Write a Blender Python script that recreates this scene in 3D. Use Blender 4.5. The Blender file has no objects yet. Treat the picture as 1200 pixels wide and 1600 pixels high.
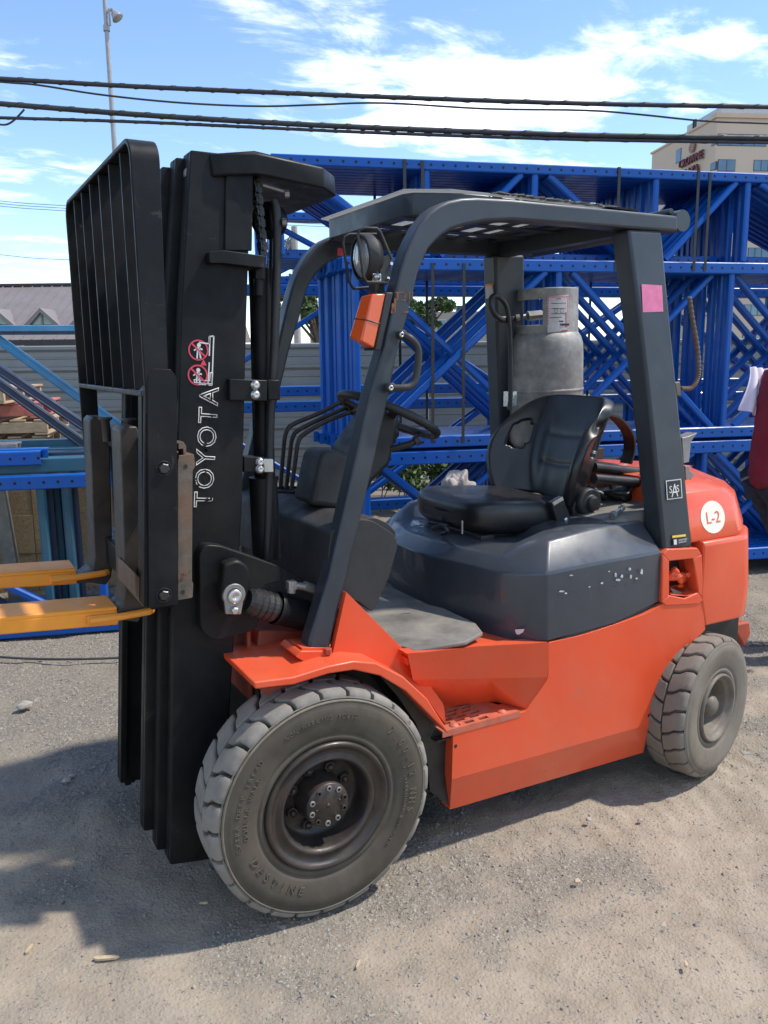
import bpy, bmesh, math, random
import numpy as np
from mathutils import Vector, Matrix
S = bpy.context.scene
COL = S.collection
random.seed(7); RNG = np.random.default_rng(7)
PI = math.pi
# ------------------------------------------------------------------ camera, world, sun, exposure
CAM = Vector((-.8866, -1.9333, 1.569)); YAW, PITCH, ROLL, FPX = .5063, .1844, -.0116, 1291.4
_f = Vector((math.sin(YAW)*math.cos(PITCH), math.cos(YAW)*math.cos(PITCH), -math.sin(PITCH)))
_r = Vector((math.cos(YAW), -math.sin(YAW), 0)); _u = _r.cross(_f)
_r, _u = _r*math.cos(ROLL)+_u*math.sin(ROLL), _u*math.cos(ROLL)-_r*math.sin(ROLL)
cd = bpy.data.cameras.new('camera'); cam = bpy.data.objects.new('camera', cd); COL.objects.link(cam)
M4 = Matrix((_r, _u, -_f)).transposed().to_4x4(); M4.translation = CAM; cam.matrix_world = M4
cd.sensor_fit = 'HORIZONTAL'; cd.sensor_width = 36; cd.lens = 36*FPX/1200; cd.clip_start = .05; cd.clip_end = 3000
S.camera = cam
SUN = Vector((.62, -.25, 1.0)).normalized()
w = bpy.data.worlds.new('World'); S.world = w; w.use_nodes = True
def build_sky():
    nt = w.node_tree; N = nt.nodes; L = nt.links; N.clear()
    out = N.new('ShaderNodeOutputWorld'); bg = N.new('ShaderNodeBackground'); bg.inputs[1].default_value = .15
    sky = N.new('ShaderNodeTexSky'); sky.sky_type = 'NISHITA'; sky.sun_disc = False
    sky.sun_elevation = math.asin(SUN.z); sky.sun_rotation = math.atan2(SUN.x, SUN.y)
    sky.air_density = .85; sky.dust_density = .05; sky.ozone_density = 1.3
    tc = N.new('ShaderNodeTexCoord')
    sep = N.new('ShaderNodeSeparateXYZ'); L.new(tc.outputs['Generated'], sep.inputs[0])
    zz = N.new('ShaderNodeMath'); zz.operation = 'MAXIMUM'; L.new(sep.outputs['Z'], zz.inputs[0]); zz.inputs[1].default_value = .02
    z2 = N.new('ShaderNodeMath'); z2.operation = 'ADD'; L.new(zz.outputs[0], z2.inputs[0]); z2.inputs[1].default_value = .09
    dx = N.new('ShaderNodeMath'); dx.operation = 'DIVIDE'; L.new(sep.outputs['X'], dx.inputs[0]); L.new(z2.outputs[0], dx.inputs[1])
    dy = N.new('ShaderNodeMath'); dy.operation = 'DIVIDE'; L.new(sep.outputs['Y'], dy.inputs[0]); L.new(z2.outputs[0], dy.inputs[1])
    cb = N.new('ShaderNodeCombineXYZ'); L.new(dx.outputs[0], cb.inputs[0]); L.new(dy.outputs[0], cb.inputs[1])
    mp = N.new('ShaderNodeMapping'); L.new(cb.outputs[0], mp.inputs[0])
    mp.inputs['Rotation'].default_value = (0, 0, math.radians(40)); mp.inputs['Scale'].default_value = (.75, 1.25, 1); mp.inputs['Location'].default_value = (SKY_OX, SKY_OY, 0)
    n1 = N.new('ShaderNodeTexNoise'); n1.inputs['Scale'].default_value = .95; n1.inputs['Detail'].default_value = 9; n1.inputs['Roughness'].default_value = .58; n1.inputs['Distortion'].default_value = .35
    L.new(mp.outputs[0], n1.inputs['Vector'])
    n2 = N.new('ShaderNodeTexNoise'); n2.inputs['Scale'].default_value = 4.0; n2.inputs['Detail'].default_value = 8; n2.inputs['Roughness'].default_value = .65; n2.inputs['Distortion'].default_value = .8
    L.new(mp.outputs[0], n2.inputs['Vector'])
    mx = N.new('ShaderNodeMath'); mx.operation = 'MULTIPLY_ADD'; L.new(n2.outputs[0], mx.inputs[0]); mx.inputs[1].default_value = .42; L.new(n1.outputs[0], mx.inputs[2])
    cr = N.new('ShaderNodeMapRange'); cr.interpolation_type = 'SMOOTHSTEP'; L.new(mx.outputs[0], cr.inputs[0])
    cr.inputs[1].default_value = .715; cr.inputs[2].default_value = .93; cr.inputs[3].default_value = 0; cr.inputs[4].default_value = .95
    fd = N.new('ShaderNodeMapRange'); L.new(sep.outputs['Z'], fd.inputs[0]); fd.inputs[1].default_value = .03; fd.inputs[2].default_value = .22; fd.inputs[3].default_value = .12; fd.inputs[4].default_value = 1
    mk = N.new('ShaderNodeMath'); mk.operation = 'MULTIPLY'; L.new(cr.outputs[0], mk.inputs[0]); L.new(fd.outputs[0], mk.inputs[1])
    mix = N.new('ShaderNodeMix'); mix.data_type = 'RGBA'; L.new(mk.outputs[0], mix.inputs[0]); hs = N.new('ShaderNodeHueSaturation'); hs.inputs['Saturation'].default_value = 1.05; hs.inputs['Value'].default_value = 1.0; L.new(sky.outputs[0], hs.inputs['Color']); L.new(hs.outputs[0], mix.inputs[6]); mix.inputs[7].default_value = (9.0, 9.1, 9.3, 1)
    L.new(mix.outputs[2], bg.inputs[0]); L.new(bg.outputs[0], out.inputs[0])
SKY_OX, SKY_OY = 2.433, .5
build_sky()
sl = bpy.data.lights.new('sun', 'SUN'); sl.energy = 2.9; sl.angle = math.radians(2.0); sl.color = (1, .94, .85)
sun = bpy.data.objects.new('sun', sl); COL.objects.link(sun); sun.rotation_euler = SUN.to_track_quat('Z', 'Y').to_euler(); sun.location = SUN*30
S.view_settings.view_transform = 'Standard'; S.view_settings.look = 'None'; S.view_settings.gamma = 1; S.view_settings.use_curve_mapping = False
S.view_settings.exposure = .78
S.render.engine = 'CYCLES'
# ------------------------------------------------------------------ helpers
def ray(px, py): return _f + _r*((px-600)/FPX) - _u*((py-800)/FPX)
TH = math.radians(-16.5); RO = Vector((.06, 3.04, 0)); RU = Vector((math.cos(TH), math.sin(TH), 0)); RW = Vector((-math.sin(TH), math.cos(TH), 0))
def at(px, py, y=None, x=None, z=None, v=None, d=None):
    """the point of the place seen at a photo position, on the plane x=, y=, z=, rack depth v= or at d metres"""
    k = ray(px, py)
    if y is not None: t = (y-CAM.y)/k.y
    elif x is not None: t = (x-CAM.x)/k.x
    elif z is not None: t = (z-CAM.z)/k.z
    elif v is not None: t = (v-(CAM-RO).dot(RW))/k.dot(RW)
    else: t = d
    return CAM + k*t
def rk(u, v, z): return RO + RU*u + RW*v + Vector((0, 0, z))
def pts(lst, Y=None):
    return [at(p[0], p[1], y=(p[2] if len(p) > 2 else Y)) for p in lst]
def V(*a): return Vector(a)
def mir(P): return Vector((P.x, 1.15-P.y, P.z))
def rounded(lst, r=6, n=3):
    """rounds the corners of a 2-D outline"""
    o = []
    m = len(lst)
    for i in range(m):
        p = Vector(lst[i][:2]); a = Vector(lst[i-1][:2]); b = Vector(lst[(i+1) % m][:2])
        rr = lst[i][2] if len(lst[i]) > 2 else r
        if rr <= 0: o.append(tuple(p)); continue
        da = (a-p); db = (b-p); k = min(rr, da.length*.45, db.length*.45)
        A = p+da.normalized()*k; B = p+db.normalized()*k
        for j in range(n+1):
            t = j/n; o.append(tuple(A*(1-t)**2+p*(2*t*(1-t))+B*t*t))
    return o
ORIG = {}
class MB:
    def __init__(s): s.v = []; s.f = []; s.sm = []
    def add(s, vs, fs, smooth=False):
        b = len(s.v); s.v += [Vector(q) for q in vs]; s.f += [[b+i for i in f] for f in fs]; s.sm += [smooth]*len(fs); return s
    def prism(s, P, off):
        P = [Vector(p) for p in P]; off = Vector(off); n = len(P)
        nn = Vector((0, 0, 0))
        for i in range(n): nn += P[i].cross(P[(i+1) % n])
        if nn.dot(off) > 0: P = P[::-1]
        return s.add(P+[p+off for p in P], [list(range(n)), list(range(2*n-1, n-1, -1))]+[[i, i+n, (i+1) % n+n, (i+1) % n] for i in range(n)])
    def strip(s, A, B):
        n = len(A); return s.add(list(A)+list(B), [[i, i+1, n+i+1, n+i] for i in range(n-1)])
    def box(s, a, b):
        x0, y0, z0 = (min(p, q) for p, q in zip(a, b)); x1, y1, z1 = (max(p, q) for p, q in zip(a, b))
        return s.add([(x0,y0,z0),(x1,y0,z0),(x1,y1,z0),(x0,y1,z0),(x0,y0,z1),(x1,y0,z1),(x1,y1,z1),(x0,y1,z1)],
                     [[3,2,1,0],[4,5,6,7],[0,1,5,4],[1,2,6,5],[2,3,7,6],[3,0,4,7]])
    def obox(s, c, ax, hs):
        c = Vector(c); X, Y, Z = [Vector(a).normalized()*h for a, h in zip(ax, hs)]
        q = [c+X*i+Y*j+Z*k for k in (-1, 1) for (i, j) in ((-1,-1),(1,-1),(1,1),(-1,1))]
        return s.add(q, [[3,2,1,0],[4,5,6,7],[0,1,5,4],[1,2,6,5],[2,3,7,6],[3,0,4,7]])
    def bar(s, a, b, w, h, up=(0,0,1)):
        a = Vector(a); b = Vector(b); d = b-a; sd = d.cross(Vector(up)).normalized(); u2 = sd.cross(d).normalized()
        return s.obox((a+b)/2, (d, sd, u2), (d.length/2, w/2, h/2))
    def tube(s, P, r, n=8, cap=True, smooth=True):
        P = [Vector(p) for p in P]; rs = r if isinstance(r, (list, tuple)) else [r]*len(P)
        base = len(s.v); ref = None; rings = []
        for i, p in enumerate(P):
            d = (P[min(i+1, len(P)-1)]-P[max(i-1, 0)]).normalized()
            if ref is None: ref = d.orthogonal().normalized()
            ref = (ref-d*ref.dot(d)).normalized(); b2 = d.cross(ref)
            rings.append([p+(ref*math.cos(2*PI*k/n)+b2*math.sin(2*PI*k/n))*rs[i] for k in range(n)])
        vs = [q for R in rings for q in R]
        fs = [[i*n+k, i*n+(k+1) % n, (i+1)*n+(k+1) % n, (i+1)*n+k] for i in range(len(P)-1) for k in range(n)]
        s.add(vs, fs, smooth)
        if cap: s.add(vs, [list(range(n))[::-1], list(range((len(P)-1)*n, len(P)*n))])
        return s
    def lathe(s, prof, o, ax, n=32, smooth=True, ref=None, a0=0, a1=2*PI):
        """prof = [(axial, radius)...]"""
        o = Vector(o); ax = Vector(ax).normalized(); e = Vector(ref).normalized() if ref else ax.orthogonal().normalized(); g = ax.cross(e)
        full = abs(a1-a0-2*PI) < 1e-6; m = n if full else n+1
        vs = [o+ax*h+(e*math.cos(a0+(a1-a0)*k/n)+g*math.sin(a0+(a1-a0)*k/n))*r for h, r in prof for k in range(m)]
        fs = []
        for i in range(len(prof)-1):
            for k in range(n):
                k2 = (k+1) % m; fs.append([i*m+k, i*m+k2, (i+1)*m+k2, (i+1)*m+k])
        return s.add(vs, fs, smooth)
    def cyl(s, a, b, r, n=16, smooth=True): return s.tube([a, b], r, n, True, smooth)
    def disc(s, c, nrm, r, n=24, ref=None, ry=None):
        nrm = Vector(nrm).normalized(); e = Vector(ref).normalized() if ref else nrm.orthogonal().normalized(); g = nrm.cross(e); ry = ry or r
        return s.add([Vector(c)+e*math.cos(2*PI*k/n)*r+g*math.sin(2*PI*k/n)*ry for k in range(n)], [list(range(n))])
    def build(s, name, m, parent=None, bevel=0, seg=2, sub=0, smooth=False, weld=False, **props):
        me = bpy.data.meshes.new(name); o0 = ORIG.get(parent.name, Vector((0,0,0))) if parent else Vector((0,0,0))
        me.from_pydata([tuple(q-o0) for q in s.v], [], s.f); me.update()
        if weld:
            bm = bmesh.new(); bm.from_mesh(me); bmesh.ops.remove_doubles(bm, verts=bm.verts, dist=1e-4); bmesh.ops.recalc_face_normals(bm, faces=bm.faces); bm.to_mesh(me); bm.free()
            for p in me.polygons: p.use_smooth = smooth
        else:
            me.polygons.foreach_set('use_smooth', [x or smooth for x in s.sm])
        if m: me.materials.append(m)
        ob = bpy.data.objects.new(name, me); COL.objects.link(ob)
        if parent: ob.parent = parent; ORIG[ob.name] = o0
        else: ORIG[ob.name] = Vector((0,0,0))
        if bevel:
            b = ob.modifiers.new('bevel', 'BEVEL'); b.width = bevel; b.segments = seg; b.limit_method = 'ANGLE'; b.angle_limit = math.radians(28); b.harden_normals = False
            for p in me.polygons: p.use_smooth = True
            try: me.set_sharp_from_angle(angle=math.radians(50))
            except Exception: pass
        if sub:
            q = ob.modifiers.new('sub', 'SUBSURF'); q.levels = sub; q.render_levels = sub
        for k, x in props.items(): ob[k] = x
        return ob
def thing(name, label, cat, loc=(0,0,0), group=None):
    o = bpy.data.objects.new(name, None); COL.objects.link(o); o.location = loc; o.empty_display_size = .1
    ORIG[o.name] = Vector(loc); o['label'] = label; o['category'] = cat
    if group: o['group'] = group
    return o
def tag(o, label, cat, group=None, kind=None):
    o['label'] = label; o['category'] = cat
    if group: o['group'] = group
    if kind: o['kind'] = kind
    return o
def rebase(o):
    """moves a one-mesh thing's origin to its own base"""
    me = o.data; n = len(me.vertices); co = np.empty(n*3); me.vertices.foreach_get('co', co); co = co.reshape(-1, 3)
    c = Vector(((co[:,0].min()+co[:,0].max())/2, (co[:,1].min()+co[:,1].max())/2, co[:,2].min()))
    me.transform(Matrix.Translation(-c)); o.location = c; return o
def text_mesh(s, size, name, m, parent, org, xd, nrm, depth=.0006, outline=0, align='LEFT', spacing=1.0, xs=1.0):
    """lettering: baseline start org, direction xd, facing nrm"""
    cu = bpy.data.curves.new('t', 'FONT'); cu.body = s; cu.size = size; cu.align_x = align; cu.space_character = spacing; cu.resolution_u = 3
    if outline: cu.fill_mode = 'NONE'; cu.bevel_depth = outline; cu.bevel_resolution = 0
    else: cu.extrude = depth
    t = bpy.data.objects.new('t', cu); COL.objects.link(t)
    me = bpy.data.meshes.new_from_object(t); bpy.data.objects.remove(t); me.name = name
    xd = Vector(xd).normalized(); nrm = Vector(nrm).normalized(); yd = nrm.cross(xd).normalized()
    o0 = ORIG.get(parent.name, Vector((0,0,0))) if parent else Vector((0,0,0))
    M = Matrix((xd*xs, yd, nrm)).transposed().to_4x4(); M.translation = Vector(org)-o0
    me.transform(M); me.materials.clear(); me.materials.append(m)
    o = bpy.data.objects.new(name, me); COL.objects.link(o)
    if parent: o.parent = parent
    return o
# ------------------------------------------------------------------ materials
MATS = {}
def mat(name, base, rough=.5, metal=0, var=.15, vs=6, bump=.15, bs=120, bd=.002, dust=0, dcol=(.26,.235,.205), dup=0, wear=0, wcol=(.3,.28,.26), wscale=9, coat=0, rvar=.12, emit=None, obj=True, stretch=None, rand=0, spec=.5, scr=0, scol=(.2,.2,.2)):
    """paint/rubber/steel with mottling, dust patches, scuffs"""
    m = bpy.data.materials.new(name); m.use_nodes = True; nt = m.node_tree; N = nt.nodes; L = nt.links
    b = N['Principled BSDF']; b.inputs['Roughness'].default_value = rough; b.inputs['Metallic'].default_value = metal; b.inputs['Coat Weight'].default_value = coat
    b.inputs['Specular IOR Level'].default_value = spec
    if obj: tc = N.new('ShaderNodeTexCoord').outputs['Object']
    else: tc = N.new('ShaderNodeNewGeometry').outputs['Position']
    if stretch:
        mp = N.new('ShaderNodeMapping'); mp.inputs['Scale'].default_value = stretch; L.new(tc, mp.inputs[0]); tc = mp.outputs[0]
    def noise(sc, det=5, ro=.6, dist=0):
        n = N.new('ShaderNodeTexNoise'); n.inputs['Scale'].default_value = sc; n.inputs['Detail'].default_value = det; n.inputs['Roughness'].default_value = ro; n.inputs['Distortion'].default_value = dist; L.new(tc, n.inputs['Vector']); return n.outputs[0]
    def rng(x, a, b_, c, d):
        r = N.new('ShaderNodeMapRange'); L.new(x, r.inputs[0]); r.inputs[1].default_value = a; r.inputs[2].default_value = b_; r.inputs[3].default_value = c; r.inputs[4].default_value = d; return r.outputs[0]
    def mix(fac, a, c):
        q = N.new('ShaderNodeMix'); q.data_type = 'RGBA'
        if isinstance(fac, float): q.inputs[0].default_value = fac
        else: L.new(fac, q.inputs[0])
        for i, x in ((6, a), (7, c)):
            if isinstance(x, tuple): q.inputs[i].default_value = (*x, 1)
            else: L.new(x, q.inputs[i])
        return q.outputs[2]
    nv = noise(vs)
    dark = tuple(c*(1-var) for c in base); lite = tuple(min(1, c*(1+var)) for c in base)
    col = mix(rng(nv, .3, .7, 0, 1), dark, lite)
    if rand:
        oi = N.new('ShaderNodeObjectInfo'); col = mix(rng(oi.outputs['Random'], 0, 1, 0, rand), col, tuple(c*.45 for c in base))
    if dust:
        dn = rng(noise(vs*.7, 7, .68, .4), .42, .68, 0, dust); col = mix(dn, col, dcol)
    if dup:
        g = N.new('ShaderNodeNewGeometry'); sp = N.new('ShaderNodeSeparateXYZ'); L.new(g.outputs['Normal'], sp.inputs[0])
        up = rng(sp.outputs['Z'], .35, .9, 0, 1); q = N.new('ShaderNodeMath'); q.operation = 'MULTIPLY'; L.new(up, q.inputs[0]); L.new(rng(noise(vs*1.6, 6, .65), .3, .65, dup*.45, dup), q.inputs[1])
        col = mix(q.outputs[0], col, dcol)
    if wear:
        wn = rng(noise(wscale, 9, .72, .9), .64, .68, 0, wear); col = mix(wn, col, wcol)
    if scr:
        mp2 = N.new('ShaderNodeMapping'); mp2.inputs['Scale'].default_value = (1.6, 3, 70); mp2.inputs['Rotation'].default_value = (0, .12, 0); L.new(tc, mp2.inputs[0])
        sn_ = N.new('ShaderNodeTexNoise'); sn_.inputs['Scale'].default_value = 4; sn_.inputs['Detail'].default_value = 6; sn_.inputs['Roughness'].default_value = .75; L.new(mp2.outputs[0], sn_.inputs['Vector'])
        q2 = N.new('ShaderNodeMath'); q2.operation = 'MULTIPLY'; L.new(rng(sn_.outputs[0], .66, .72, 0, scr), q2.inputs[0]); L.new(rng(noise(2.2, 3), .45, .62, 0, 1), q2.inputs[1]); col = mix(q2.outputs[0], col, scol)
    L.new(col, b.inputs['Base Color'])
    L.new(rng(noise(vs*2.3, 6), .3, .7, max(.05, rough-rvar), min(1, rough+rvar)), b.inputs['Roughness'])
    if bump:
        bp = N.new('ShaderNodeBump'); bp.inputs['Strength'].default_value = bump; bp.inputs['Distance'].default_value = bd; L.new(noise(bs, 4), bp.inputs['Height']); L.new(bp.outputs[0], b.inputs['Normal'])
    if emit: b.inputs['Emission Color'].default_value = (*emit, 1); b.inputs['Emission Strength'].default_value = 1
    MATS[name] = m; return m
ORANGE = mat('orange_paint', (.70,.072,.020), .36, var=.07, vs=3, bump=.06, bs=60, dust=.30, dcol=(.52,.17,.09), dup=.26, coat=.25, wear=.5, wcol=(.40,.13,.07), wscale=5, obj=False, scr=.5, scol=(.50,.20,.13))
ORANGE_D = mat('orange_dirty', (.34,.05,.02), .6, var=.25, vs=9, bump=.2, dust=.5, dcol=(.16,.11,.085), obj=False)
GUARD = mat('guard_grey_paint', (.022,.028,.038), .40, var=.12, vs=4, bump=.05, bs=200, dust=.12, dcol=(.13,.13,.13), dup=.45, wear=.35, wcol=(.10,.10,.105), wscale=7, obj=False, scr=.5, scol=(.10,.105,.11))
HOOD = mat('hood_grey_paint', (.033,.039,.051), .38, var=.14, vs=4, bump=.05, bs=50, dust=.10, dcol=(.11,.11,.11), dup=.22, coat=.35, wear=.3, wcol=(.09,.09,.095), wscale=6, obj=False, scr=.7, scol=(.11,.115,.12))
MAST = mat('mast_black_paint', (.0060,.0063,.0075), .46, var=.3, vs=6, bump=.12, bs=150, dust=.42, dcol=(.030,.029,.0275), dup=.45, wear=.55, wcol=(.055,.053,.051), wscale=10, obj=False, spec=.2, scr=.6, scol=(.05,.05,.05))
DARKSTEEL = mat('greasy_steel', (.028,.027,.026), .42, metal=.3, var=.3, vs=14, bump=.25, bs=120, dust=.35, dcol=(.07,.06,.052), obj=False)
RUSTY = mat('rusty_steel', (.115,.095,.075), .6, metal=.25, var=.45, vs=14, bump=.4, bs=90, dust=.8, dcol=(.17,.085,.045), wear=.9, wcol=(.022,.023,.026), wscale=8, obj=False)
SHANK = mat('worn_fork_steel', (.040,.034,.029), .5, metal=.35, var=.4, vs=9, bump=.25, bs=80, dust=.6, dcol=(.085,.055,.040), obj=False)
STEEL = mat('zinc_steel', (.55,.55,.54), .3, metal=.9, var=.15, vs=20, bump=.1, obj=False)
DULLSTEEL = mat('dull_steel', (.26,.25,.24), .5, metal=.6, var=.2, vs=20, bump=.1, dust=.3, obj=False)
PLASTIC = mat('grey_plastic', (.018,.0187,.020), .62, var=.15, vs=8, bump=.25, bs=500, bd=.0006, dust=.3, dcol=(.06,.055,.05), dup=.35, obj=False)
BLACK = mat('black_rubber', (.014,.014,.015), .5, var=.15, vs=9, bump=.1, bs=200, obj=False)
VINYL = mat('seat_vinyl', (.011,.011,.012), .34, var=.12, vs=6, bump=.10, bs=700, bd=.0005, dust=.08, dcol=(.05,.05,.05), obj=False, rvar=.08)
MATTE = mat('floor_rubber', (.135,.125,.11), .85, var=.3, vs=7, bump=.4, bs=60, dust=.9, dcol=(.27,.245,.21), obj=False)
TYRE = mat('tyre_sidewall', (.058,.047,.034), .74, var=.25, vs=7, bump=.15, bs=140, dust=.6, dcol=(.115,.094,.068), obj=False)
SHOULDER = mat('tyre_shoulder_dust', (.165,.140,.105), .85, var=.25, vs=18, bump=.2, obj=False)
LETTER = mat('tyre_letter_relief_tone', (.10,.083,.060), .75, var=.2, vs=30, bump=0, obj=False)  # lighter tone stands in for the shading on the raised letters
TREAD = mat('tyre_tread', (.185,.170,.150), .85, var=.25, vs=14, bump=.5, bs=70, dust=.6, dcol=(.27,.235,.19), wear=.5, wcol=(.10,.09,.078), wscale=16, obj=False)
TYRE2 = mat('dusty_tyre_sidewall', (.145,.120,.088), .8, var=.15, vs=7, bump=.12, bs=140, dust=.5, dcol=(.23,.205,.175), obj=False)
TREAD2 = mat('dusty_tyre_tread', (.17,.146,.115), .85, var=.14, vs=9, bump=.3, bs=70, dust=.4, dcol=(.24,.215,.185), obj=False)
RIM = mat('rim_dark_rust', (.040,.033,.029), .42, metal=.35, var=.3, vs=12, bump=.2, dust=.5, dcol=(.105,.078,.06), obj=False)
RIM2 = mat('rim_dusty', (.13,.107,.08), .65, metal=.1, var=.25, vs=12, bump=.2, dust=.5, dcol=(.22,.195,.165), obj=False)
FORKO = mat('fork_orange_paint', (.84,.30,.022), .5, var=.1, vs=6, bump=.1, dust=.2, dcol=(.66,.25,.07), dup=.35, scr=.8, scol=(.10,.07,.05), wear=1, wcol=(.07,.045,.03), wscale=9, obj=False)
ALU = mat('cylinder_aluminium', (.27,.265,.25), .6, metal=.2, var=.4, vs=14, bump=.3, bs=90, dust=.6, dcol=(.15,.14,.125), wear=.9, wcol=(.06,.06,.06), wscale=20, obj=False)
CHIP = mat('chipped_letter_print', (.42,.42,.42), .7, var=.3, vs=80, bump=0, obj=False)
WHITE = mat('white_print', (.62,.60,.58), .6, var=.05, bump=0, obj=False)
SIGNRED = mat('sign_red', (.62,.05,.09), .5, var=.05, bump=0, obj=False)
PINK = mat('pink_sticker', (.62,.16,.30), .7, var=.12, vs=40, bump=.1, obj=False)
YELLOW = mat('yellow_print', (.75,.52,.06), .5, var=.05, bump=0, obj=False)
AMBER = mat('amber_lens', (.66,.085,.014), .22, var=.05, vs=30, bump=.5, bs=260, bd=.001, coat=.5, obj=False)
CREAM = mat('cream_decal', (.80,.72,.60), .55, var=.05, bump=0, obj=False)
BLUE = mat('blue_rack_paint', (.0014,.086,.41), .36, var=.12, vs=3, bump=.04, bs=60, dust=.22, dcol=(.015,.11,.27), dup=.14, coat=.05, rand=.35, spec=.3, wear=.55, wcol=(.06,.08,.14), wscale=14)
TEAL = mat('teal_rack_paint', (.018,.105,.17), .5, var=.15, vs=5, bump=.1, dust=.3, dcol=(.09,.12,.13), dup=.2, rand=.5)
TEALRUST = mat('worn_light_blue_paint', (.05,.24,.42), .6, var=.15, vs=5, bump=.2, wear=1, wcol=(.30,.23,.16), wscale=4, dust=.3, dcol=(.32,.26,.2))
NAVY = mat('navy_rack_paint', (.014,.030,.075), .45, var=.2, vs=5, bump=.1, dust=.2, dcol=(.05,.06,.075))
STRAPM = mat('black_strapping', (.02,.02,.021), .45, var=.2, bump=0)
CABLE = mat('cable_black', (.035,.036,.04), .6, var=.3, vs=3, bump=.4, bs=20)
# ------------------------------------------------------------------ blue paint with punched holes
def hole_paint(name, src, pitch=.076, zc=0.0, r=.0085):
    m = MATS[src].copy(); m.name = name; nt = m.node_tree; N = nt.nodes; L = nt.links; b = N['Principled BSDF']
    tc = N.new('ShaderNodeTexCoord'); sp = N.new('ShaderNodeSeparateXYZ'); L.new(tc.outputs['Object'], sp.inputs[0])
    def mth(op, a, c=None):
        q = N.new('ShaderNodeMath'); q.operation = op
        for i, x in enumerate((a, c)):
            if x is None: continue
            if isinstance(x, (int, float)): q.inputs[i].default_value = x
            else: L.new(x, q.inputs[i])
        return q.outputs[0]
    dx = mth('ABSOLUTE', mth('SUBTRACT', mth('MODULO', mth('ADD', sp.outputs['X'], 76.0), pitch), pitch/2))
    dz = mth('SUBTRACT', sp.outputs['Z'], zc)
    d = mth('SQRT', mth('ADD', mth('MULTIPLY', dx, dx), mth('MULTIPLY', dz, dz)))
    sn = N.new('ShaderNodeSeparateXYZ'); L.new(tc.outputs['Normal'], sn.inputs[0])
    k = mth('MULTIPLY', mth('LESS_THAN', d, r), mth('LESS_THAN', sn.outputs['Y'], -.5))
    old = b.inputs['Base Color'].links[0].from_socket
    mx = N.new('ShaderNodeMix'); mx.data_type = 'RGBA'; L.new(k, mx.inputs[0]); L.new(old, mx.inputs[6]); mx.inputs[7].default_value = (.003, .004, .008, 1)
    L.new(mx.outputs[2], b.inputs['Base Color']); return m
BLUEH = hole_paint('blue_rack_paint_punched', 'blue_rack_paint')
# ------------------------------------------------------------------ the forklift
FL = thing('forklift', 'orange and dark grey forklift with black mast parked across the gravel yard', 'forklift', (.6, .575, 0))
YC = .575
# --- wheels
def tyre_bm(R, W, rim, lug_h, n, zig):
    """solid tyre with two staggered rows of tread lugs; axis y, outer face at y=0, centre at origin"""
    b = MB(); sh = R-lug_h
    prof = [(.018, rim), (.010, rim+.004), (.004, rim+.012), (.0035, rim+.020), (.006, rim+.022), (.006, rim+.026), (.003, rim+.029), (.0, rim+.036), (-.004, R*.72), (-.007, R*.80), (-.006, R*.865), (-.0055, R*.868), (-.0015, R*.905), (-.0015, R*.912), (.004, R*.925), (.004, R*.929), (.010, sh-.012), (.022, sh), (W-.022, sh), (W-.006, R*.9), (W, R*.75), (W-.01, rim)]
    b.lathe(prof, (0,0,0), (0,1,0), 96, True, ref=(1,0,0))
    return b
def lugs_bm(R, W, lug_h, n, zig, ph):
    b = MB(); sh = R-lug_h-.006
    def P(th, y, r): return V(math.cos(th)*r, y, math.sin(th)*r)
    dt = 2*PI/n
    for row in (0, 1):
        for k in range(n):
            t0 = k*dt+ph+(dt*.5 if row else 0)
            g = dt*.075
            # lug outline in (theta, y): s-shaped leading/trailing edges
            ys = [.004, .014, W*.22, W*.34, W*.485] if row == 0 else [W*.515, W*.66, W*.78, W-.014, W-.004]
            zg = [0, 0, .05, .22, .30] if row == 0 else [.30, .22, .05, 0, 0]
            jit = random.uniform(-.01, .01)
            rr = [R-.014, R-.002, R, R, R+.001] if row == 0 else [R+.001, R, R, R-.002, R-.014]
            A = []; B = []
            for y, z, r in zip(ys, zg, rr):
                A.append((t0+g+z*dt*zig+jit*dt, y, r)); B.append((t0+dt-g+z*dt*zig+jit*dt, y, r))
            m = 3; vs = []
            for (ta, y, r), (tb, _, _) in zip(A, B):
                for j in range(m+1):
                    vs.append(P(ta+(tb-ta)*j/m, y, r))
            nt = len(vs)
            for (ta, y, r), (tb, _, _) in zip(A, B):
                for j in range(m+1):
                    vs.append(P(ta-g*.3+(tb-ta+g*.6)*j/m, y, sh if 0 < A.index((ta,y,r)) < 4 else min(sh, r-.02)))
            fs = []; c = m+1
            for i in range(len(A)-1):
                for j in range(m): fs.append([i*c+j, i*c+j+1, (i+1)*c+j+1, (i+1)*c+j])
                fs.append([i*c, (i+1)*c, nt+(i+1)*c, nt+i*c]); fs.append([i*c+m, nt+i*c+m, nt+(i+1)*c+m, (i+1)*c+m])
            for j in range(m):
                fs.append([j, nt+j, nt+j+1, j+1]); q = (len(A)-1)*c; fs.append([q+j, q+j+1, nt+q+j+1, nt+q+j])
            b.add(vs, fs)
    return b
def ring_text(s, r, th0, size, parent, y, step, inward=False, xs=1.0, m=None):
    th = th0
    for ch in s:
        if ch != ' ':
            p = V(math.cos(th)*r, y, math.sin(th)*r); rad = V(math.cos(th), 0, math.sin(th)); tan = V(math.sin(th), 0, -math.cos(th))
            xd = tan if not inward else -tan
            t = text_mesh(ch, size, 'raised_letter', m or LETTER, None, p, xd, (0,-1,0), depth=.0014, align='CENTER', xs=xs)
            LET.append(t)
        th += -step if not inward else step
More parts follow.
